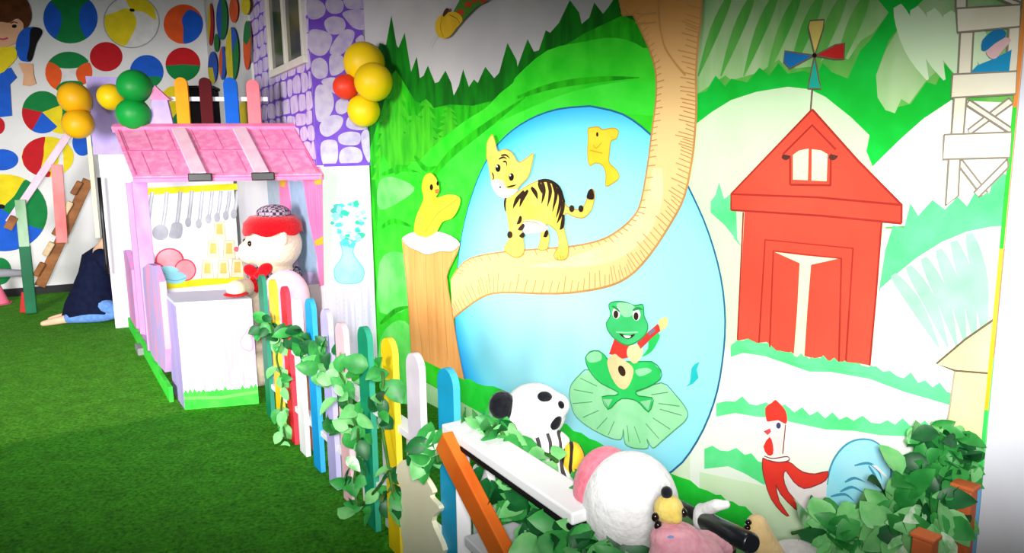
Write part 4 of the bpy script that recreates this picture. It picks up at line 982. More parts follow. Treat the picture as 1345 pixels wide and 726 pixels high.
# scalloped cream panel in front of the last pickets
u0, u1 = FW.uv(531, 650)[0], FW.uv(580, 650)[0]
zt_ = FW.uv(545, 612)[1]
out = [(u0, .0)]
w_ = u1 - u0
edgeR = [(1.0, .02), (1.14, .09), (.88, .16), (1.12, .23), (.86, .30), (1.06, .37), (.84, zt_ - .05), (.9, zt_ - .02)]
topc = [(.62, zt_ + .01), (.42, zt_ - .004), (.2, zt_ + .012), (-.02, zt_ - .03), (-.08, zt_ - .08), (.06, zt_ - .13), (-.03, .2), (.05, .1)]
pts = [(u0, 0), (u1, 0)] + [(u0 + a * w_, z) for a, z in edgeR + topc]
bm = bmesh.new(); bm_prism(bm, [p[:2] for p in catmull(pts[1:], 4, False)] + [pts[0]], 0, .018)
mesh_obj('scalloped_panel', bm, mat('cream panel', (250, 246, 214), (244, 236, 200), (5, 5, 5), rough=.6), fence, FW.M @ Matrix.Translation((0, 0, .0005 if FW.sgn > 0 else -.0185)), label='cream scalloped panel')

# ---- sloping frame at the fence corner: white cap rail, orange brace
cz = .70
r0 = at_z(606, 562, cz); r1 = at_z(776, 675, cz)
rd = (r1 - r0).normalized()
frame_t = thing('slanted_frame', 'white top rail with an orange slanted brace at the fence corner', 'frame', Matrix.Translation((r0.x, r0.y, 0)))
bm = bmesh.new(); pass
def flat_bar(bm, a, b, w, t, mi=0, bev=.005):
    """board lying flat: w across (level), t thick"""
    d = (b - a).normalized(); x = d.cross(Vector((0, 0, 1))).normalized(); y = x.cross(d); m = (a + b) / 2
    M = Matrix(((x.x, d.x, y.x, m.x), (x.y, d.y, y.y, m.y), (x.z, d.z, y.z, m.z), (0, 0, 0, 1)))
    bm_box(bm, M, w, (b - a).length, t, mi, bev)
bm.free(); bm = bmesh.new(); flat_bar(bm, r0 - rd * .03, r1, .105, .03)
mesh_obj('cap_rail', bm, mat('bright white board', (255, 255, 255), (250, 250, 252), (5, 5, 5), rough=.5), frame_t, label='white top rail')
bm = bmesh.new(); flat_bar(bm, r0 + Vector((0, 0, -.022)), r1 + Vector((0, 0, -.023)), .110, .014)  # black strip stands in for the shadow line under the rail
mesh_obj('rail_shadow_strip', bm, mat('black shade strip', (12, 12, 14), (20, 20, 22), rough=.6), frame_t, label='black strip for the shadow under the rail').name = 'shade_strip'
b0 = r0 + Vector((-.01, -.03, -.015)); bw = Wall(Vector((r0.x, r0.y, 0)), Vector((r1.x, r1.y, 0)))
uu, vv = bw.uv(682, 726)
b1 = bw.pt(uu, vv); dirb = (b1 - b0); b2 = b0 + dirb * (b0.z / (b0.z - b1.z))
bm = bmesh.new(); d = (b2 - b0).normalized(); y = d.cross(bw.n).normalized(); m = (b0 + b2) / 2 + bw.n * .045
M = Matrix(((y.x, bw.n.x, d.x, m.x), (y.y, bw.n.y, d.y, m.y), (y.z, bw.n.z, d.z, m.z), (0, 0, 0, 1)))
bm_box(bm, M, .085, .035, (b2 - b0).length, 0, .004)
mesh_obj('brace', bm, mat('orange board paint', (236, 120, 40), (220, 100, 30), (5, 5, 5), rough=.5), frame_t, label='orange slanted brace')
bm = bmesh.new(); e = r1 - rd * .04; bm_box(bm, Matrix.Translation((e.x, e.y, (.42 + cz - .03) / 2)), .05, .05, cz - .03 - .42, 0, .004); mesh_obj('post', bm, SIDE, frame_t)
bm = bmesh.new(); bm_box(bm, Matrix.Translation((r0.x + .0, r0.y + .02, (cz - .03) / 2)), .045, .045, cz - .03, 0, .004); mesh_obj('post', bm, SIDE, frame_t)

# ---- ivy
LEAF = [mat('ivy dark', (22, 104, 46), (10, 76, 34), (18, 18, 18), rough=.45, spec=.3), mat('ivy mid', (60, 160, 70), (34, 128, 52), (18, 18, 18), rough=.45, spec=.3), mat('ivy light', (136, 208, 130), (96, 184, 100), (18, 18, 18), rough=.45, spec=.3), mat('ivy variegated', (214, 238, 206), (120, 196, 120), (26, 26, 26), rough=.45, spec=.3, lo=.42, hi=.58)]
STEM = mat('ivy stem', (70, 120, 50), (50, 96, 40), (20, 20, 20))
def bm_leaf(bm, p, d, nrm, L, W, mi, curl=.25):
    d = d.normalized(); x = d.cross(nrm)
    if x.length < 1e-3: x = d.orthogonal()
    x.normalize(); n = x.cross(d)
    rows = [(0, .06), (.16, .7), (.38, 1), (.62, .9), (.84, .5), (1, .0)]
    prev = None
    for t, wd in rows:
        c = p + d * (L * t) - n * (curl * L * t * t)
        if wd == 0: cur = [bm.verts.new(c)]
        else: cur = [bm.verts.new(c - x * (W / 2 * wd) + n * (.18 * W * wd)), bm.verts.new(c), bm.verts.new(c + x * (W / 2 * wd) + n * (.18 * W * wd))]
        if prev:
            if len(cur) == 3: fs = [(prev[0], prev[1], cur[1], cur[0]), (prev[1], prev[2], cur[2], cur[1])]
            else: fs = [(prev[0], prev[1], cur[0]), (prev[1], prev[2], cur[0])]
            for f in fs: q = bm.faces.new(f); q.material_index = mi; q.smooth = True
        prev = cur
def ivy(name, label, pts, n_leaf, L, spread, weights, seed, group=None, clusters=None, down=.5, cat='ivy', view_n=None):
    """a garland: one stem along pts, leaves around it"""
    rnd = random.Random(seed); t = thing(name, label, cat, Matrix.Translation(pts[0]), group)
    cv = [Vector(p) for p in catmull([tuple(p) for p in pts], 8, False)]
    bm = bmesh.new(); bm_tube(bm, cv, .006, 6); mesh_obj('stem', bm, STEM, t)
    bm = bmesh.new()
    toc = view_n or Vector((-.3, -1, .45))
    for k in range(n_leaf):
        i = rnd.randrange(len(cv)); p = cv[i]
        if clusters: p = Vector(rnd.choice(clusters)) + Vector((rnd.gauss(0, spread), rnd.gauss(0, spread), rnd.gauss(0, spread)))
        else: p = p + Vector((rnd.gauss(0, spread), rnd.gauss(0, spread * .6), rnd.gauss(0, spread)))
        d = Vector((rnd.uniform(-1, 1), rnd.uniform(-1, .4), rnd.uniform(-1, 1) - down * .6))
        nr = toc + Vector((rnd.uniform(-.8, .8), rnd.uniform(-.8, .8), rnd.uniform(-.5, .8)))
        l = L * rnd.uniform(.7, 1.2); mi = rnd.choices(range(4), weights)[0]
        bm_leaf(bm, p, d, nr, l, l * rnd.uniform(.55, .8), mi, rnd.uniform(.1, .4))
    mesh_obj('leaves', bm, LEAF, t); return t
def fp(px, py, w=.035):                      # point just in front of the fence boards
    u, v = FW.uv(px, py); return FW.pt(u, v, w)
IG = 'ivy garlands on the picket fence'
ivy('ivy_garland', 'dark ivy sprig across the red, white and blue pickets', [fp(350, 432, .05), fp(362, 424), fp(378, 440), fp(400, 440), fp(420, 456), fp(438, 452)], 46, .085, .022, (6, 4, 0, 0), 1)
ivy('ivy_garland', 'light green ivy strand hanging down beside the red picket', [fp(376, 442), fp(372, 470), fp(380, 500), fp(378, 540), fp(384, 575)], 24, .085, .014, (0, 3, 6, 0), 2, down=1.6)
ivy('ivy_garland', 'pale ivy clump climbing over the pale pink and green pickets', [fp(432, 486), fp(450, 478), fp(462, 500), fp(470, 535), fp(478, 560), fp(455, 545)], 50, .085, .035, (2, 5, 5, 0), 3)
ivy('ivy_garland', 'ivy strand hanging below the green and yellow pickets', [fp(486, 560, .05), fp(480, 600), fp(476, 630), fp(482, 660), fp(505, 640), fp(525, 612)], 26, .075, .026, (6, 4, 1, 1), 4, down=1.2)
ivy('ivy_garland', 'ivy leaves between the bright yellow and pale lilac pickets', [fp(504, 480), fp(515, 492), fp(512, 545), fp(520, 600), fp(530, 655)], 24, .085, .02, (4, 5, 2, 0), 5)
ivy('ivy_garland', 'bright ivy bunch on top of the fence corner', [fp(578, 590, .06), fp(590, 580, .06), fp(598, 602, .06)], 17, .085, .02, (2, 6, 2, 4), 6)
# ================================================================== plush toys
WHITE_P = plush('white plush', (244, 244, 242), (232, 232, 232)); BLACK_P = plush('black plush', (16, 18, 22), (28, 30, 36)); CREAM_P = plush('cream plush', (246, 230, 204), (238, 216, 184))
RED_F = plush('red felt', (206, 18, 30), (178, 10, 22)); BROWN_E = mat('dark eye plastic', (22, 14, 12), (30, 20, 16), rough=.15, spec=.6)
def checked(name, c1, c2, s):
    m, nt, b = new_mat(name); b.inputs['Roughness'].default_value = .9
    v = coords(nt, (s, s, s)); k = nd(nt, 'ShaderNodeTexChecker'); k.inputs['Scale'].default_value = 1; k.inputs['Color1'].default_value = rgb(c1); k.inputs['Color2'].default_value = rgb(c2)
    nt.links.new(v, k.inputs['Vector']); nt.links.new(k.outputs['Color'], b.inputs['Base Color']); return m
CHECK = checked('grey tartan cloth', (44, 34, 48), (160, 150, 166), 46)
def basis(f, up=Vector((0, 0, 1))):
    """rotation whose -y axis looks along f"""
    f = Vector(f).normalized(); x = up.cross(f).normalized()
    y = -f; z = x.cross(y).normalized(); x = y.cross(z)
    return Matrix(((x.x, y.x, z.x), (x.y, y.y, z.y), (x.z, y.z, z.z)))
# --- big bear behind the counter, looking left; local: -y is where it looks, z up, origin on the floor
hp = at_d(360, 320, 5.02)
Bf = Vector((-.86, -.5, 0)).normalized(); BR = basis(Bf)
BM = Matrix.Translation((hp.x, hp.y, 0)) @ BR.to_4x4()
bear = thing('teddy_bear', 'big cream teddy bear in a red cap behind the serving counter', 'teddy bear', BM)
hz = hp.z
body = blob('body', [('e', (0, 0, hz), (.215, .19, .185)), ('e', (0, -.15, hz - .045), (.105, .10, .085)), ('e', (0, .0, hz - .42), (.24, .20, .30)), ('e', (0, .02, hz - .74), (.27, .24, .24)),
                    
                    ('t', [(-.16, 0, hz - .28), (-.22, -.08, hz - .44), (-.2, -.12, hz - .55)], [.09, .085, .08]),
                    ('t', [(.18, 0, hz - .26), (.26, -.05, hz - .42), (.24, -.12, hz - .52)], [.09, .085, .08]),
                    ('t', [(-.14, 0, .16), (-.2, -.14, .13), (-.22, -.24, .12)], [.13, .12, .11]), ('t', [(.14, 0, .16), (.2, -.14, .13), (.22, -.24, .12)], [.13, .12, .11])], CREAM_P, bear, .016, 5, BM)
def bobj(name, bm, m, label=None, parent=None, smooth=True): return mesh_obj(name, bm, m, parent or bear, BM, smooth, label)
for s in (-1, 1):
    bm = bmesh.new(); bm_ball(bm, EM((s * .085, -.178, hz + .02), (.017, .014, .02))); bobj('eye', bm, BROWN_E)
bm = bmesh.new(); bm_ball(bm, EM((0, -.25, hz - .02), (.026, .018, .018))); bobj('nose', bm, plush('pink nose', (226, 90, 110)), 'pink nose')
# cap: band, dome, scalloped red brim, tartan top
bm = bmesh.new(); n = 40; r1_, r2_ = [], []
for i in range(n):
    a_ = 2 * PI * i / n; rx, ry = .222, .197
    zlow = hz + .098 - .03 * abs(math.sin(a_ * 3.5))
    r1_.append(bm.verts.new((rx * 1.02 * math.cos(a_), ry * 1.03 * math.sin(a_) , zlow))); r2_.append(bm.verts.new((rx * .98 * math.cos(a_), ry * .98 * math.sin(a_), hz + .15)))
r3_ = [bm.verts.new((v.co.x * .78, v.co.y * .78, hz + .196)) for v in r2_]
for A1, B1 in ((r1_, r2_), (r2_, r3_)):
    for i in range(n): bm.faces.new((A1[i], A1[(i + 1) % n], B1[(i + 1) % n], B1[i]))
bm.faces.new(r3_)
cap = bobj('cap', bm, RED_F, 'red scalloped cap')
bm = bmesh.new(); bm_ball(bm, EM((0, .01, hz + .215), (.125, .115, .058))); bobj('cap_top', bm, CHECK, 'grey tartan cap top', cap)
for s in (-1, 1):
    bm = bmesh.new(); bm_ball(bm, EM((s * .205, .02, hz + .055), (.035, .03, .05))); bobj('ear', bm, CREAM_P)
# collar and bow
BI0 = BM.inverted()
bm = bmesh.new(); pts = [(.17 * math.cos(2 * PI * i / 24), .15 * math.sin(2 * PI * i / 24) - .01, hz - .205 - (.02 if i % 2 else 0)) for i in range(25)]
bm_tube(bm, pts, .036, 8); bobj('collar', bm, CHECK, 'grey tartan collar')
bw_c = BI0 @ at_d(338, 361, 4.72); bx = (BR.inverted() @ CR).normalized(); bz_ = (BR.inverted() @ CU).normalized()
def bow_M(o, a, rx, ry, rz):
    x = (bx * math.cos(a) + bz_ * math.sin(a)); z = (bz_ * math.cos(a) - bx * math.sin(a)); y = z.cross(x); c = bw_c + bx * o[0] + bz_ * o[1]
    return Matrix(((x.x * rx, y.x * ry, z.x * rz, c.x), (x.y * rx, y.y * ry, z.y * rz, c.y), (x.z * rx, y.z * ry, z.z * rz, c.z), (0, 0, 0, 1)))
bm = bmesh.new()
for o, a_, rx, rz in (((-.045, .03), -.5, .05, .038), ((.05, .035), .6, .055, .04), ((0, 0), 0, .024, .024), ((-.02, -.06), .3, .022, .06), ((.03, -.055), -.4, .022, .06)):
    bm_ball(bm, bow_M(o, a_, rx, .022, rz))
bobj('bow_tie', bm, RED_F, 'red bow')
# forearm resting on the counter, with red cuff
BI = BM.inverted(); hnd = at_z(310, 379, ch + .055)
hl = BI @ hnd; sh = Vector((-.12, -.10, hz - .36))
blob('arm', [('t', [sh, (sh + hl) / 2 + Vector((0, 0, .03)), hl], [.07, .062, .055]), ('e', hl, (.062, .062, .052))], CREAM_P, bear, .012, 4, BM)
cfv = hl + Vector((0, 0, -.035)); bm = bmesh.new(); d_ = (hl - sh).normalized(); M, L = bar_M(hl - d_ * .06, hl - d_ * .005); 
bm_ball(bm, EM(BI @ at_z(310, 386, ch + .022), (.075, .05, .02), BR.inverted() @ Matrix.Rotation(.3, 3, 'Z'))); bobj('cuff', bm, RED_F, 'red cuff')

# --- pink rounded child's chair in front of the counter
PKP = mat('pale pink velvet', (248, 196, 226), (240, 176, 216), (5, 5, 5), rough=.8, sheen=.3); PKD2 = mat('pink piping', (240, 160, 190), rough=.7)
pc_ = at_d(375, 374, 4.63); cfd = Vector((.35, -.94, 0)).normalized(); CMx = Matrix.Translation((pc_.x, pc_.y, 0)) @ basis(-cfd * 1).to_4x4()
chair = thing('child_chair', 'pale pink padded child chair with rounded back in front of the counter', 'chair', CMx)
zt2 = pc_.z + .10
blob('backrest', [('e', (0, -.02, zt2 - .19), (.155, .07, .19)), ('e', (0, -.02, zt2 - .34), (.16, .075, .2))], PKP, chair, .012, 6, CMx)
blob('seat', [('e', (0, -.12, .30), (.17, .14, .07)), ('e', (0, -.09, .2), (.15, .11, .09))], PKP, chair, .014, 6, CMx)
for sx in (-1, 1):
    for y in (.0, -.18):
        bm = bmesh.new(); bm_tube(bm, [(sx * .13, y, .0), (sx * .12, y, .2)], .018, 10, r2=.022); mesh_obj('leg', bm, HW, chair, CMx)
# heart shaped pull on the counter front
hrt = Z7q = zm(280, 250, 3.3)([(160, 590), (136, 622), (118, 652), (124, 678), (145, 692), (168, 690), (168, 640)])
a = Art(CW, .0035); a.poly(hrt, paint((250, 190, 214)), 3); a.stroke(hrt + hrt[:1], .008, PKD2, 3); a.done('painted_heart', ctr, 'pink heart outline')

# --- low toy bench standing just behind the white rail
bz = .42
RWl = Wall(Vector((r0.x, r0.y, 0)), Vector((r1.x, r1.y, 0)))
if (mural_w.o - RWl.o).dot(RWl.n) > 0: pass
back_n = -RWl.n                               # from the rail towards the mural
def on_view(px, py, w):                      # point w metres behind the rail line
    return at_plane(px, py, RWl.o + back_n * w, RWl.n)
def mv_(px, py, w):                          # point w metres out from the mural
    return at_plane(px, py, mural_w.o + mural_w.n * w, mural_w.n)
BENCH_W = mat('white bench paint', (232, 232, 236), (222, 222, 228), (4, 4, 4), rough=.5)
bl0, bl1 = .12, (r1 - r0).length + .66
bench = thing('toy_bench', 'low white bench behind the white rail holding the plush toys', 'bench', Matrix.Translation(RWl.pt((bl0 + bl1) / 2, 0, -.19)))
bm = bmesh.new(); bm_box(bm, Matrix.Translation(RWl.loc((bl0 + bl1) / 2, bz - .015, -.14)), bl1 - bl0, .03, .40, 0, .004); mesh_obj('bench_top', bm, BENCH_W, bench, RWl.M)
for u in (bl0 + .06, bl1 - .06):
    for w_ in (.02, -.31):
        bm = bmesh.new(); bm_box(bm, Matrix.Translation(RWl.loc(u, (bz - .03) / 2, w_)), .04, bz - .03, .04, 0, .003); mesh_obj('leg', bm, BENCH_W, bench, RWl.M)

# --- panda: head tipped over, ears to the left
hc = on_view(702, 541, .20); rr = 41 / FPX * (hc - CP).length
x0 = (CR * -.4 + CU * .91).normalized(); f_ = -CF * .74 + CR * .58 + CU * .02; f_ = (f_ - x0 * f_.dot(x0)).normalized()
zc_ = x0.cross(-f_)
if zc_.dot(CR) > 0: x0 = -x0; zc_ = x0.cross(-f_)
PR = Matrix(((x0.x, -f_.x, zc_.x), (x0.y, -f_.y, zc_.y), (x0.z, -f_.z, zc_.z)))
PM = Matrix.Translation(hc) @ PR.to_4x4()
panda = thing('panda_plush', 'white panda plush with black ears looking over the white rail', 'plush toy', Matrix.Translation((hc.x, hc.y, bz)))
hb = blob('body', [('e', hc, (rr * 1.0, rr * .95, rr * .92)), ('e', PM @ Vector((0, -rr * .62, -rr * .35)), (rr * .5, rr * .46, rr * .42)), ('t', [hc + Vector((.0, 0, -rr * .6)), hc + Vector((.03, 0, -rr * 1.7)), Vector((hc.x + .05, hc.y, bz + .06))], [rr * .62, rr * .95, rr * .9]),
                   ('e', (hc.x + .05, hc.y - .0, bz + .06), (.10, .09, .06))], WHITE_P, panda, .007, 4)
def pb(name, c, r, m, label=None, rot=None):
    bm = bmesh.new(); bm_ball(bm, EM(c, r, rot)); return mesh_obj(name, bm, m, panda, PM, True, label)
for s in (-1, 1): 
    pb('ear', (s * rr * .66, rr * .1, rr * .92), (rr * .46, rr * .3, rr * .46), BLACK_P, 'black ear')
for s in (-1, 1):
    e_ = pb('eye_patch', (s * rr * .42, -rr * .84, -rr * .02), (rr * .17, rr * .12, rr * .27), BLACK_P, 'black eye patch', (0, s * .5, 0))
pb('nose', (0, -rr * 1.06, -rr * .30), (rr * .13, rr * .09, rr * .10), BLACK_P, 'black nose')
pb('mouth', (0, -rr * .92, -rr * .62), (rr * .12, rr * .05, rr * .04), BLACK_P, 'black mouth')
# --- striped tiger plush lying beside it
tp = on_view(755, 606, .24)
def striped(name, c1, c2, s):
    m, nt, b = new_mat(name); b.inputs['Roughness'].default_value = .95
    v = coords(nt, (1, 1, 1)); wv = nd(nt, 'ShaderNodeTexWave'); wv.inputs['Scale'].default_value = s; wv.inputs['Distortion'].default_value = 5; wv.inputs['Detail'].default_value = 1
    nt.links.new(v, wv.inputs['Vector']); r = nd(nt, 'ShaderNodeValToRGB'); r.color_ramp.elements[0].position = .22; r.color_ramp.elements[1].position = .30
    r.color_ramp.elements[0].color = rgb(c2); r.color_ramp.elements[1].color = rgb(c1)
    nt.links.new(wv.outputs['Fac'], r.inputs['Fac']); nt.links.new(r.outputs['Color'], b.inputs['Base Color']); return m
TIG = striped('tiger plush', (250, 196, 40), (30, 22, 16), 11); TIGW = striped('white tiger plush', (246, 244, 240), (60, 56, 58), 9)
tiger = thing('tiger_plush', 'orange and black striped tiger plush lying behind the white rail', 'plush toy', Matrix.Translation((tp.x, tp.y, bz)))
md = Vector((MD.x, MD.y, 0)); mn = mural_w.n
tb = lambda px, py, w: on_view(px, py, w)
tr_ = 1 / FPX * (tp - CP).length                # metres per photo pixel out there
bt = tb(752, 620, .22)
blob('body', [('e', tb(752, 606, .25), (17 * tr_, .05, 26 * tr_)), ('t', [tb(752, 600, .25), tb(750, 640, .24), Vector((bt.x, bt.y, bz + .05))], [.03, .05, .055])], TIG, tiger, .006, 3)
blob('chest', [('e', tb(723, 592, .21), (30 * tr_, .045, 30 * tr_)), ('t', [tb(723, 600, .21), tb(735, 640, .2), Vector((bt.x - .03, bt.y, bz + .05))], [.05, .06, .055]), ('t', [tb(712, 575, .2), tb(690, 590, .18)], [.022, .02])], TIGW, tiger, .006, 3, label='white black-striped chest')
# --- large white dome plush with pink hood
dp = on_view(828, 670, .09); rd_ = 60 / FPX * (dp - CP).length
dome = thing('hooded_plush', 'large white egg-shaped plush with a pink hood beside the rail', 'plush toy', Matrix.Translation((dp.x, dp.y, bz)))
blob('body', [('e', dp + Vector((0, 0, .015)), (rd_, rd_ * .9, rd_ * 1.12)), ('e', Vector((dp.x + .01, dp.y, (dp.z + bz) / 2)), (rd_ * 1.05, rd_ * .95, (dp.z - bz) * .52))], WHITE_P, dome, .012, 5)
blob('hood', [('e', dp + Vector((-rd_ * .42, .05, .022)), (rd_ * .74, rd_ * .7, rd_ * 1.0)), ('e', Vector((dp.x - rd_ * .4, dp.y + .04, (dp.z + bz) / 2)), (rd_ * .7, rd_ * .6, (dp.z - bz) * .52))], plush('pink hood plush', (240, 130, 146), (226, 110, 130)), dome, .012, 4, label='pink hood')
# --- small yellow-faced doll in pink, black limbs
yp = on_view(878, 668, -.03); yr = 17 / FPX * (yp - CP).length
doll = thing('plush_doll', 'small yellow-faced plush doll with black bobble and pink dress', 'plush toy', Matrix.Translation((yp.x, yp.y, bz)))
YP = plush('yellow plush', (240, 216, 120), (230, 200, 96)); PKD3 = plush('pink dress plush', (248, 184, 192), (240, 160, 178))
blob('head', [('e', yp, (yr * 1.1, yr * 1.1, yr * 1.05)), ('e', yp + Vector((.01, -yr * .9, -yr * .3)), (yr * .5, yr * .4, yr * .4))], YP, doll, .005, 3)
for c, r in (((-yr * .15, 0, yr * 1.25), .5), ):
    bm = bmesh.new(); bm_ball(bm, EM(yp + Vector(c), (yr * .42, yr * .42, yr * .46))); mesh_obj('bobble', bm, BLACK_P, doll, None, True, 'black bobble')
for sx, dz in ((-1.05, -.35), (.95, -.05), (-.85, -1.0)):
    bm = bmesh.new(); bm_ball(bm, EM(yp + Vector((sx * yr, -yr * .55, dz * yr)), (yr * .28, yr * .28, yr * .34))); mesh_obj('button', bm, BROWN_E, doll, None, True, 'dark button')
blob('dress', [('e', yp + Vector((.01, -.02, -yr * 1.9)), (yr * 1.9, yr * 1.5, yr * 1.2)), ('t', [yp + Vector((0, -.02, -yr * 2.1)), on_view(930, 708, .05), on_view(960, 724, .10)], [yr * .9, yr * .7, yr * .5]), ('e', yp + Vector((.03, -.03, -yr * 3.2)), (yr * 2.8, yr * 2.0, yr * 1.8)), ('t', [yp + Vector((0, -.02, -yr * 1.6)), yp + Vector((.01, -.025, -yr * 3.2)), Vector((yp.x + .01, yp.y - .03, bz + .03))], [yr * 1.2, yr * 2.0, yr * 2.4]), ('e', Vector((yp.x + .05, yp.y - .03, bz + .08)), (yr * 2.9, yr * 2.2, .085))], PKD3, doll, .008, 3, label='pink dress')
bm = bmesh.new(); bm_ball(bm, EM(yp + Vector((.0, -yr * 1.62, -yr * 1.35)), (yr * .55, yr * .3, yr * .28))); mesh_obj('patch', bm, plush('blue felt', (130, 170, 226)), doll, None, True, 'blue patch')
# --- black tube with a white cuff: toy arm lying across
def tubepts(*q): return [on_view(px, py, w) for px, py, w in q]
tube = thing('toy_arm', 'black tubular toy with white petal collar lying beside the pink doll', 'toy', Matrix.Translation(on_view(940, 690, .2)))
t0, t1, t2 = tubepts((893, 662, .22), (925, 683, .21), (988, 714, .16))
bm = bmesh.new(); rt = 12.5 / FPX * (t2 - CP).length
bm_tube(bm, [t0, t0.lerp(t1, .5), t1], [rt * .5, rt * .65, rt * .8], 16); mesh_obj('arm_thin_end', bm, K_BLK, tube)
bm = bmesh.new(); dd = (t2 - t1).normalized()
bm_tube(bm, [t1, t1 + dd * .01, t1.lerp(t2, .5), t2 - dd * .006, t2], [rt * .85, rt, rt, rt, rt * .8], 20); mesh_obj('arm_tube', bm, mat('black satin plastic', (20, 24, 30), (26, 30, 38), rough=.3, spec=.5), tube)
blob('collar', [('e', t1 + dd * -.012, (.02, .026, .038)), ('t', [t1 + dd * -.01 + Vector((0, 0, .02)), t1 + Vector((.02, -.03, .052)), t1 + Vector((.045, -.04, .058))], [.016, .014, .008])], WHITE_P, tube, .005, 2, label='white petal collar')
bm = bmesh.new(); s0 = on_view(955, 712, .19); bm_tube(bm, [Vector((s0.x, s0.y, bz)), s0 + Vector((0, 0, -.01))], .02, 10); mesh_obj('arm_support', bm, K_BLK, tube)
# --- beige paw toy
pp = on_view(994, 694, .24); pr_ = 18 / FPX * (pp - CP).length
paw = thing('beige_plush', 'beige plush toy raising a paw with dark claws near the rooster', 'plush toy', Matrix.Translation((pp.x, pp.y, bz)))
BEI = plush('beige plush', (236, 206, 150), (224, 190, 130))
blob('body', [('e', pp + Vector((0, 0, 0)), (pr_ * .8, pr_ * .8, pr_)), ('t', [pp, pp + Vector((.03, -.02, -.07)), pp + Vector((.06, -.03, -.13))], [pr_ * .8, pr_ * 1.1, pr_ * 1.5]), ('e', Vector((pp.x + .07, pp.y - .03, bz + .075)), (.09, .08, .08))], BEI, paw, .007, 3)
for k in range(4):
    bm = bmesh.new(); bm_ball(bm, EM(pp + Vector((-pr_ * .72, -pr_ * .45 + .004 * k, pr_ * (.7 - k * .42))), (.007, .007, .006))); mesh_obj('claw', bm, BROWN_E, paw, None, True, 'dark claw')
# --- pale plush at the bottom right
gp = mv_(1046, 742, .36)
pale = thing('pale_plush', 'pale grey rounded plush at the bottom edge under the leaves', 'plush toy', Matrix.Translation((gp.x, gp.y, .0)))
blob('body', [('e', gp, (.10, .09, .07)), ('e', Vector((gp.x, gp.y, gp.z / 2)), (.13, .12, gp.z * .5))], plush('pale grey plush', (226, 222, 222), (214, 208, 210)), pale, .012, 4)

# --- garlands around the toys
mv = mv_
ivy('ivy_garland', 'arching ivy bunch over the top end of the white rail', [on_view(600, 570, .0), on_view(618, 558, .04), on_view(645, 556, .06), on_view(658, 566, .05), on_view(670, 588, .06)], 84, .066, .012, (3, 5, 3, 0), 31)
ivy('ivy_garland', 'two ivy leaves lying over the tiger chest', [on_view(702, 600, .11), on_view(716, 596, .11), on_view(732, 606, .11)], 5, .07, .012, (1, 5, 2, 0), 32)
def under(px, py, d): return at_d(px, py, d)
pts = [under(645, 600, 1.98), under(690, 640, 1.9), under(720, 670, 1.75), under(760, 700, 1.6), under(800, 740, 1.45)]
cl_ = [under(x, y, d) for x, y, d in ((655, 625, 2.0), (680, 650, 1.9), (700, 640, 1.95), (720, 680, 1.75), (745, 665, 1.8), (765, 690, 1.65), (740, 715, 1.6), (790, 715, 1.55), (700, 690, 1.8), (775, 735, 1.5), (810, 740, 1.5), (735, 640, 2.0))]
ivy('ivy_bush', 'thick ivy hanging under the white rail at the bottom edge', pts, 190, .085, .035, (6, 5, 2, 1), 33, clusters=cl_)
# right hand bush with fence posts
cl2 = [mv(x, y, w) for x, y, w in ((1080, 680, .2), (1100, 705, .26), (1145, 668, .2), (1120, 694, .26), (1150, 705, .26), (1180, 666, .22), (1190, 700, .26), (1215, 676, .24), (1060, 712, .26), (1172, 652, .2), (1100, 715, .28), (1140, 720, .28), (1230, 690, .24), (1190, 715, .28), (1200, 640, .2))]
ivy('ivy_bush', 'broad-leaved ivy bush below the painted rooster tail', [mv(1040, 700, .22), mv(1090, 690, .2), (mv(1140, 685, .2)), mv(1190, 670, .2), mv(1230, 690, .2)], 170, .09, .022, (2, 6, 5, 1), 34, clusters=cl2)
cl3 = [mv(x - 10, y + 6, w) for x, y, w in ((1225, 570, .1), (1240, 560, .1), (1250, 585, .1), (1265, 575, .08), (1220, 600, .12), (1235, 615, .12), (1255, 605, .1), (1270, 595, .07), (1225, 640, .14), (1245, 640, .14), (1275, 610, .06), (1262, 660, .14), (1210, 620, .12), (1280, 600, .05))]
ivy('ivy_bush', 'tall dark ivy clump at the right end of the mural', [mv(1240, 700, .12), mv(1245, 650, .1), mv(1240, 600, .1), mv(1235, 560, .08)], 150, .062, .016, (5, 6, 1, 0), 35, clusters=cl3)
OR = mat('orange post paint', (226, 120, 70), (206, 100, 52), (6, 6, 6), rough=.5)
for (px, py, w, lab) in ((1268, 640, .13, 'terracotta orange post rising among the leaves near the white pier'), (1216, 706, .36, 'terracotta orange post top at the bottom edge below the ivy')):
    p = mv(px, py, w); t = thing('fence_post', lab, 'post', Matrix.Translation((p.x, p.y, 0)))
    Mp = frame_M(Vector((p.x, p.y, 0)), mural_w.x)
    bm = bmesh.new(); bm_box(bm, Matrix.Translation((0, p.z / 2, 0)), .05, p.z, .045, 0, .006); mesh_obj('post', bm, OR, t, Mp)
    bm = bmesh.new(); bm_box(bm, Matrix.Translation((0, p.z + .006, 0)), .06, .012, .052, 0, .004); mesh_obj('post_cap', bm, OR, t, Mp)
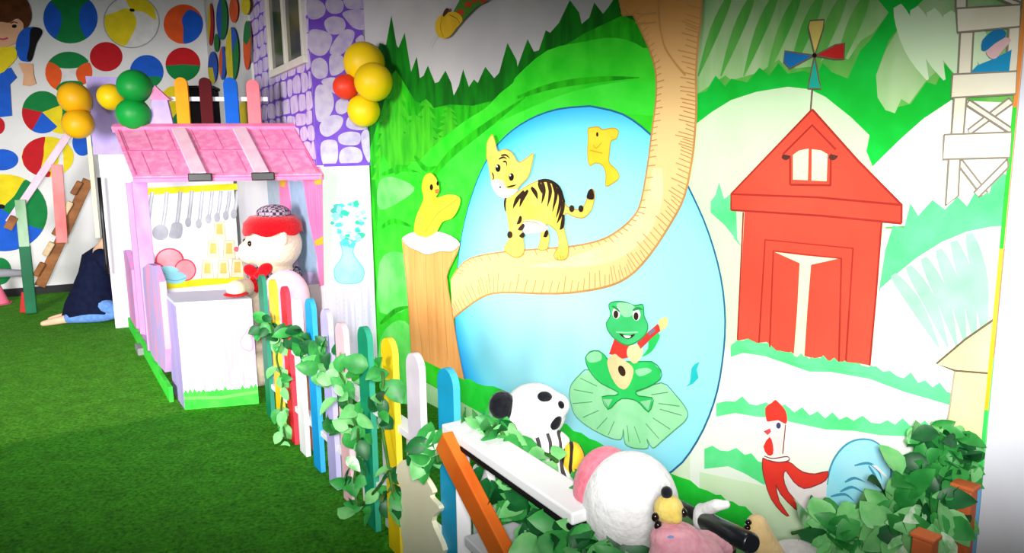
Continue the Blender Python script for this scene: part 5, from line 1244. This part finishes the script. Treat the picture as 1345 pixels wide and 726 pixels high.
# ================================================================== left side: frame, person, balloons
Z5 = zm(0, 160, 2.595)
lb = fl(40, 411); LB = Wall(lb - bd * 1.2, lb + bd * 1.2)
fr = thing('climbing_frame', 'slanted wooden climbing frame of green, pink and brown beams', 'climbing frame', Matrix.Translation(lb))
def beam(name, p0, p1, wpx, m, w_off=0, t=.05, label=None, parent=None):
    a_, b_ = LB.uv(*p0), LB.uv(*p1); q = LB.uv(p0[0] + wpx, p0[1]); wd = abs(q[0] - a_[0])
    bm = bmesh.new(); bm_bar(bm, LB.pt(a_[0], max(.0, a_[1]), w_off), LB.pt(b_[0], b_[1], w_off), wd, t, 0, LB.n, .006)
    return mesh_obj(name, bm, m, parent or fr, label=label)
WG = mat('dark green beam', (10, 110, 70), (8, 92, 58), (4, 4, 4), rough=.5); WGL = mat('worn pale green beam', (170, 200, 170), (130, 170, 130), (6, 6, 2), rough=.6)
WP = mat('coral beam', (232, 110, 110), (240, 150, 150), (4, 4, 2), rough=.6); WPL = mat('pale pink beam', (236, 210, 226), (214, 178, 200), (6, 6, 3), rough=.6)
WB = mat('brown plank', (150, 96, 50), (120, 72, 36), (6, 6, 12), rough=.6); WDL = mat('bare wood', (220, 196, 160), (196, 166, 126), (9, 9, 9), rough=.7)
g0 = (42, 410)
beam('lower_post', g0, (33, 322), 15, WG, .05, label='dark green lower post'); beam('upper_post', (33, 324), (27, 262), 14, WGL, .05, label='pale worn upper post')
beam('diagonal', (12, 292), (93, 172), 11, WPL, 0, label='pale pink diagonal beam'); beam('stub', (11, 300), (20, 284), 12, WB, .06, label='brown beam end')
beam('coral_post', (82, 318), (75, 216), 15, WP, .05, label='coral post')
bp_ = beam('plank', (52, 376), (116, 236), 15, WB, -.02, label='brown climbing plank')
for k in range(5):
    t = .12 + k * .19; x, y = 52 + 64 * t - 6, 376 - 140 * t - 3
    u, v = LB.uv(x, y); bm = bmesh.new(); bm_bar(bm, LB.pt(u - .05, v - .04, .02), LB.pt(u + .03, v + .09, .02), .06, .06, 0, LB.n, .012); mesh_obj('foothold', bm, WDL if k % 2 else WB, bp_, label='worn wooden foothold')
beam('foot', (31, 411), (33, 384), 11, mat('red foot', (196, 40, 36), rough=.5), -.04, label='red foot block')
u, v = LB.uv(15, 358); u2 = LB.uv(-60, 356)[0]
bm = bmesh.new(); bm_tube(bm, [LB.pt(u2, v + .02, -.02), LB.pt(u - .06, v, -.02), LB.pt(LB.uv(38, 360)[0], v - .02, -.02)], [.05, .045, .03], 12); mesh_obj('grey_bar', bm, paint((150, 150, 158)), fr, label='grey bar')
cp_ = fl(-3, 399)
cone = thing('toy_cone', 'pink cone toy on the turf at the far left edge', 'cone', Matrix.Translation(cp_))
bm = bmesh.new(); bm_tube(bm, [cp_ + Vector((0, 0, z)) for z in (0, .02, .26, .28)], [.12, .11, .03, .018], 20); mesh_obj('cone_body', bm, paint((250, 120, 150)), cone)
bm = bmesh.new(); bm_tube(bm, [cp_ + Vector((0, 0, .0005)), cp_ + Vector((0, 0, .012))], [.14, .14], 24); mesh_obj('cone_base', bm, paint((230, 90, 130)), cone)

# --- kneeling person, mostly behind the house wall
SKIN = mat('skin', (240, 196, 164), (230, 180, 146), (9, 9, 9), rough=.55); NAVY = mat('navy cloth', (16, 24, 56), (10, 16, 42), (20, 20, 20), rough=.9, bump=.2); JEAN = mat('light blue leggings', (112, 156, 220), (92, 136, 206), (30, 30, 30), rough=.85)
toe, heel, knee = fl(63, 428), at_z(80, 416, .06), at_z(146, 412, .06)
toe.z = .03
pf = (knee - heel); pf.z = 0; pf.normalize(); pl = Vector((-pf.y, pf.x, 0))
person = thing('person', 'person in navy top and light blue leggings kneeling on the turf behind the house wall', 'person', Matrix.Translation(heel))
hip = heel + pf * .10 + Vector((0, 0, .26)); 
def skin(name, verts, edges, radii, m, parent, label=None, sub=2):
    me = bpy.data.meshes.new(name); me.from_pydata([tuple(v) for v in verts], edges, []); o = bpy.data.objects.new('tmp', me); COL.objects.link(o)
    sm = o.modifiers.new('s', 'SKIN'); sm.use_smooth_shade = True; ss = o.modifiers.new('u', 'SUBSURF'); ss.levels = sub
    for i, r in enumerate(radii):
        d = me.skin_vertices[0].data[i]; d.radius = r if isinstance(r, tuple) else (r, r); d.use_root = (i == 0)
    dg = bpy.context.evaluated_depsgraph_get(); dg.update(); me2 = bpy.data.meshes.new_from_object(o.evaluated_get(dg)); bpy.data.objects.remove(o)
    me2.materials.clear(); me2.materials.append(m); me2.name = name
    for p in me2.polygons: p.use_smooth = True
    ob = bpy.data.objects.new(name, me2); place(ob, Matrix(), parent)
    if label: ob['label'] = label
    return ob
S = lambda f, l, z: heel + pf * f + pl * l + Vector((0, 0, z - heel.z))
V = [S(.28, 0, .28), S(.33, 0, .50), S(.42, 0, .68), S(.50, 0, .80), S(.56, 0, .90), S(.60, 0, .99)]
E = [(0, 1), (1, 2), (2, 3), (3, 4), (4, 5)]; R = [(.12, .11), (.10, .09), (.10, .09), (.055, .055), (.085, .085), (.08, .08)]
def chain(frm, pts, rs):
    p = frm
    for q, r in zip(pts, rs): V.append(q); R.append(r); E.append((p, len(V) - 1)); p = len(V) - 1
    return p
for s in (-1, 1):
    chain(0, [S(.24, s * .09, .24), S(.52, s * .12, .12), S(.30, s * .11, .06), S(.06, s * .1, .055), S(-.06, s * .1, .035), S(-.15, s * .1, .02)], [.085, .065, .055, .042, .036, .022])
    w = chain(2, [S(.44, s * .19, .66), S(.58, s * .2, .44), S(.74, s * .14, .40)], [.055, .042, .03])
    h = chain(w, [S(.80, s * .13, .395)], [.03])
    for k in range(4): chain(h, [S(.85, s * (.10 + k * .018), .392), S(.885, s * (.10 + k * .018), .375)], [.009, .007])
    chain(w, [S(.79, s * .09, .39), S(.82, s * .075, .38)], [.010, .008])
skin('body', V, E, R, SKIN, person)
# leggings over the lower legs and thighs, navy top
for s in (-1, 1):
    skin('legging', [S(.26, s * .09, .22), S(.5, s * .12, .13), S(.515, s * .12, .075), S(.30, s * .11, .068), S(.05, s * .1, .062)], [(0, 1), (1, 2), (2, 3), (3, 4)], [.09, .085, .072, .068, .052], JEAN, person, 'light blue legging')
# skirt-like hem of the navy top and its body
bm = bmesh.new(); rings = []
prof = [(.30, .085, .2, .29), (.29, .2, .2, .24), (.30, .32, .19, .185), (.35, .50, .17, .15), (.40, .66, .17, .155), (.47, .74, .11, .10), (.50, .79, .07, .07)]
for f, z, rl, rf in prof:
    c = S(f, 0, z); n = 24
    rings.append([bm.verts.new(c + pf * (rf * math.cos(2 * PI * i / n) * (1.0)) + pl * (rl * math.sin(2 * PI * i / n)) + Vector((0, 0, .02 * math.sin(6 * PI * i / n) if z < .15 else 0))) for i in range(n)])
for A1, B1 in zip(rings[:-1], rings[1:]):
    for i in range(24): bm.faces.new((A1[i], A1[(i + 1) % 24], B1[(i + 1) % 24], B1[i]))
mesh_obj('navy_top', bm, NAVY, person, None, True, 'navy top')
for s in (-1, 1): skin('sleeve', [S(.42, s * .12, .69), S(.44, s * .19, .66), S(.58, s * .2, .44), S(.70, s * .15, .41)], [(0, 1), (1, 2), (2, 3)], [.07, .068, .055, .042], NAVY, person)
hd_c = S(.58, 0, .95)
bm = bmesh.new(); bm_ball(bm, EM(hd_c + Vector((0, 0, .035)) - pf * .03, (.095, .10, .10))); bm_ball(bm, EM(hd_c - pf * .07 + Vector((0, 0, -.06)), (.06, .075, .12))); mesh_obj('hair', bm, mat('dark hair', (30, 20, 16), (44, 30, 22), (30, 30, 6), rough=.5), person, None, True, 'dark hair')
blob('face', [('e', hd_c, (.078, .08, .105)), ('e', hd_c + pf * .082 + Vector((0, 0, -.01)), (.016, .014, .022)), ('e', hd_c + pl * .08, (.02, .012, .03)), ('e', hd_c - pl * .08, (.02, .012, .03))], SKIN, person, .008, 2)
for s in (-1, 1):
    bm = bmesh.new(); bm_ball(bm, EM(hd_c + pf * .072 + pl * (s * .032) + Vector((0, 0, .012)), (.01, .012, .007))); mesh_obj('eye', bm, BROWN_E, person, None, True)
bm = bmesh.new(); bm_ball(bm, EM(hd_c + pf * .074 + Vector((0, 0, -.05)), (.01, .025, .007))); mesh_obj('mouth', bm, mat('lips', (200, 90, 90), rough=.4), person, None, True)

# --- balloons
def bal_mat(name, c): return mat(name, c, tuple(x * .94 for x in c), (3, 3, 3), rough=.45, spec=.25)
BAL = {'yellow': bal_mat('yellow balloon', (250, 206, 10)), 'red': bal_mat('coral red balloon', (240, 62, 34)), 'green': bal_mat('green balloon', (14, 160, 60)), 'orange': bal_mat('golden balloon', (252, 186, 12))}
def balloon(px, py, rpx, d, col, label, group, tail=(0, 0, -1), stretch=1.08):
    p = at_d(px, py, d); r = rpx / FPX * (p - CP).length
    t = thing('balloon', label, 'balloon', Matrix.Translation(p), group)
    tl_ = Vector(tail).normalized(); z = -tl_; x = z.orthogonal().normalized(); y = z.cross(x)
    Mb = Matrix(((x.x, y.x, z.x, p.x), (x.y, y.y, z.y, p.y), (x.z, y.z, z.z, p.z), (0, 0, 0, 1)))
    bm = bmesh.new(); vs = bm_ball(bm, Matrix.Identity(4), u=28, v=20)
    for v in vs:
        c = v.co; k = .80 + .20 * min(1, (c.z + 1) / .9) if c.z < -.1 else 1
        v.co = Vector((c.x * k * r, c.y * k * r, c.z * r * stretch))
    mesh_obj('balloon_skin', bm, BAL[col], t, Mb, True)
    bm = bmesh.new(); bm_tube(bm, [(0, 0, -r * stretch - .014), (0, 0, -r * stretch - .004), (0, 0, -r * stretch + .006)], [.012, .005, .010], 10); mesh_obj('knot', bm, BAL[col], t, Mb, True)
    return t
BG = 'balloons on the stone tower'
balloon(479, 84, 25.5, 4.62, 'yellow', 'topmost yellow balloon of the cluster on the tower', BG, (.2, .6, -.6))
balloon(490, 108, 24, 4.50, 'yellow', 'middle yellow balloon sticking out right of the tower cluster', BG, (-.4, .6, -.1))
balloon(478, 144, 20.5, 4.60, 'yellow', 'lowest yellow balloon of the cluster on the tower', BG, (.1, .5, .6))
balloon(455, 114, 15.5, 4.56, 'red', 'small coral red balloon at left of the yellow tower cluster', BG, (.8, .4, 0))
BL = 'balloons beside the left column'
balloon(99, 130, 17, 6.2, 'orange', 'upper golden balloon of the pair left of the lavender column', BL, (.3, .5, -.6))
balloon(103, 162, 16, 6.15, 'orange', 'lower golden balloon of the pair left of the lavender column', BL, (.3, .5, .6))
balloon(147, 128, 14.5, 5.35, 'yellow', 'small yellow balloon in front of the lavender column', None, (.6, .3, -.4))
balloon(177, 114, 19, 5.0, 'green', 'upper green balloon of the stacked pair above the roof', 'green balloons above the roof', (0, .4, -.8), 1.0)
balloon(176, 149, 19, 5.0, 'green', 'lower green balloon of the stacked pair touching the pink roof', 'green balloons above the roof', (0, .4, .8), 1.0)
# ================================================================== light
w = bpy.data.worlds.new('world'); SC.world = w; w.use_nodes = True
w.node_tree.nodes['Background'].inputs['Color'].default_value = (.93, .96, 1, 1)
w.node_tree.nodes['Background'].inputs['Strength'].default_value = .1
def spot(name, loc, aim, power, vert, horiz, blend=.5, falloff='Linear', size=.12, col=(1, .99, .97)):
    """an added fill light with an oval beam, wider than tall"""
    L = bpy.data.lights.new(name, 'SPOT'); o = bpy.data.objects.new(name, L); COL.objects.link(o)
    L.spot_size = 2 * math.atan(horiz); L.spot_blend = blend; L.shadow_soft_size = size; L.color = col
    L.energy = power
    z = (Vector(loc) - Vector(aim)).normalized(); x = Vector((0, 0, 1)).cross(z).normalized(); y = z.cross(x)
    M = Matrix(((x.x, y.x, z.x, loc[0]), (x.y, y.y, z.y, loc[1]), (x.z, y.z, z.z, loc[2]), (0, 0, 0, 1)))
    o.matrix_world = M @ Matrix.Diagonal((1, vert / horiz, 1, 1))
    if falloff:
        L.use_nodes = True; nt = L.node_tree; e = [n for n in nt.nodes if n.type == 'EMISSION'][0]
        f = nd(nt, 'ShaderNodeLightFalloff'); f.inputs['Strength'].default_value = 1
        nt.links.new(f.outputs[falloff], e.inputs['Strength'])
    return o
c0 = CP + Vector((0, -.15, .12))
spot('camera_fill', c0, c0 + (CF + CU * -.055), 235, .425, 1.9, blend=.6)  # added fill at the camera; oval beam imitates dark top and bottom bands
c1 = Vector((-3.2, .4, 1.5))
spot('stall_fill', c1, Vector((-3.0, 6.0, .75)), 330, .40, 1.5, blend=.45, size=.7)  # unseen fill from the left, added to brighten stall and back wall
c2 = Vector((.05, 2.35, 2.95))
spot('overhead_fill', c2, c2 + Vector((-.05, 0, -1)), 42, .85, .85, blend=.5, falloff=None, size=.25)  # unseen overhead fill, added to brighten the rail, ivy and other level surfaces
pl_ = bpy.data.lights.new('under_roof_fill', 'POINT'); po = bpy.data.objects.new('under_roof_fill', pl_); COL.objects.link(po)  # fill light added out of sight under the roof to brighten the stall
po.location = rp(.55, .62, -.12); pl_.energy = 4; pl_.shadow_soft_size = .06; pl_.color = (1, .98, .96)
v = SC.view_settings; v.view_transform = 'Standard'; v.look = 'None'; v.gamma = 1; v.use_curve_mapping = False; v.exposure = 0
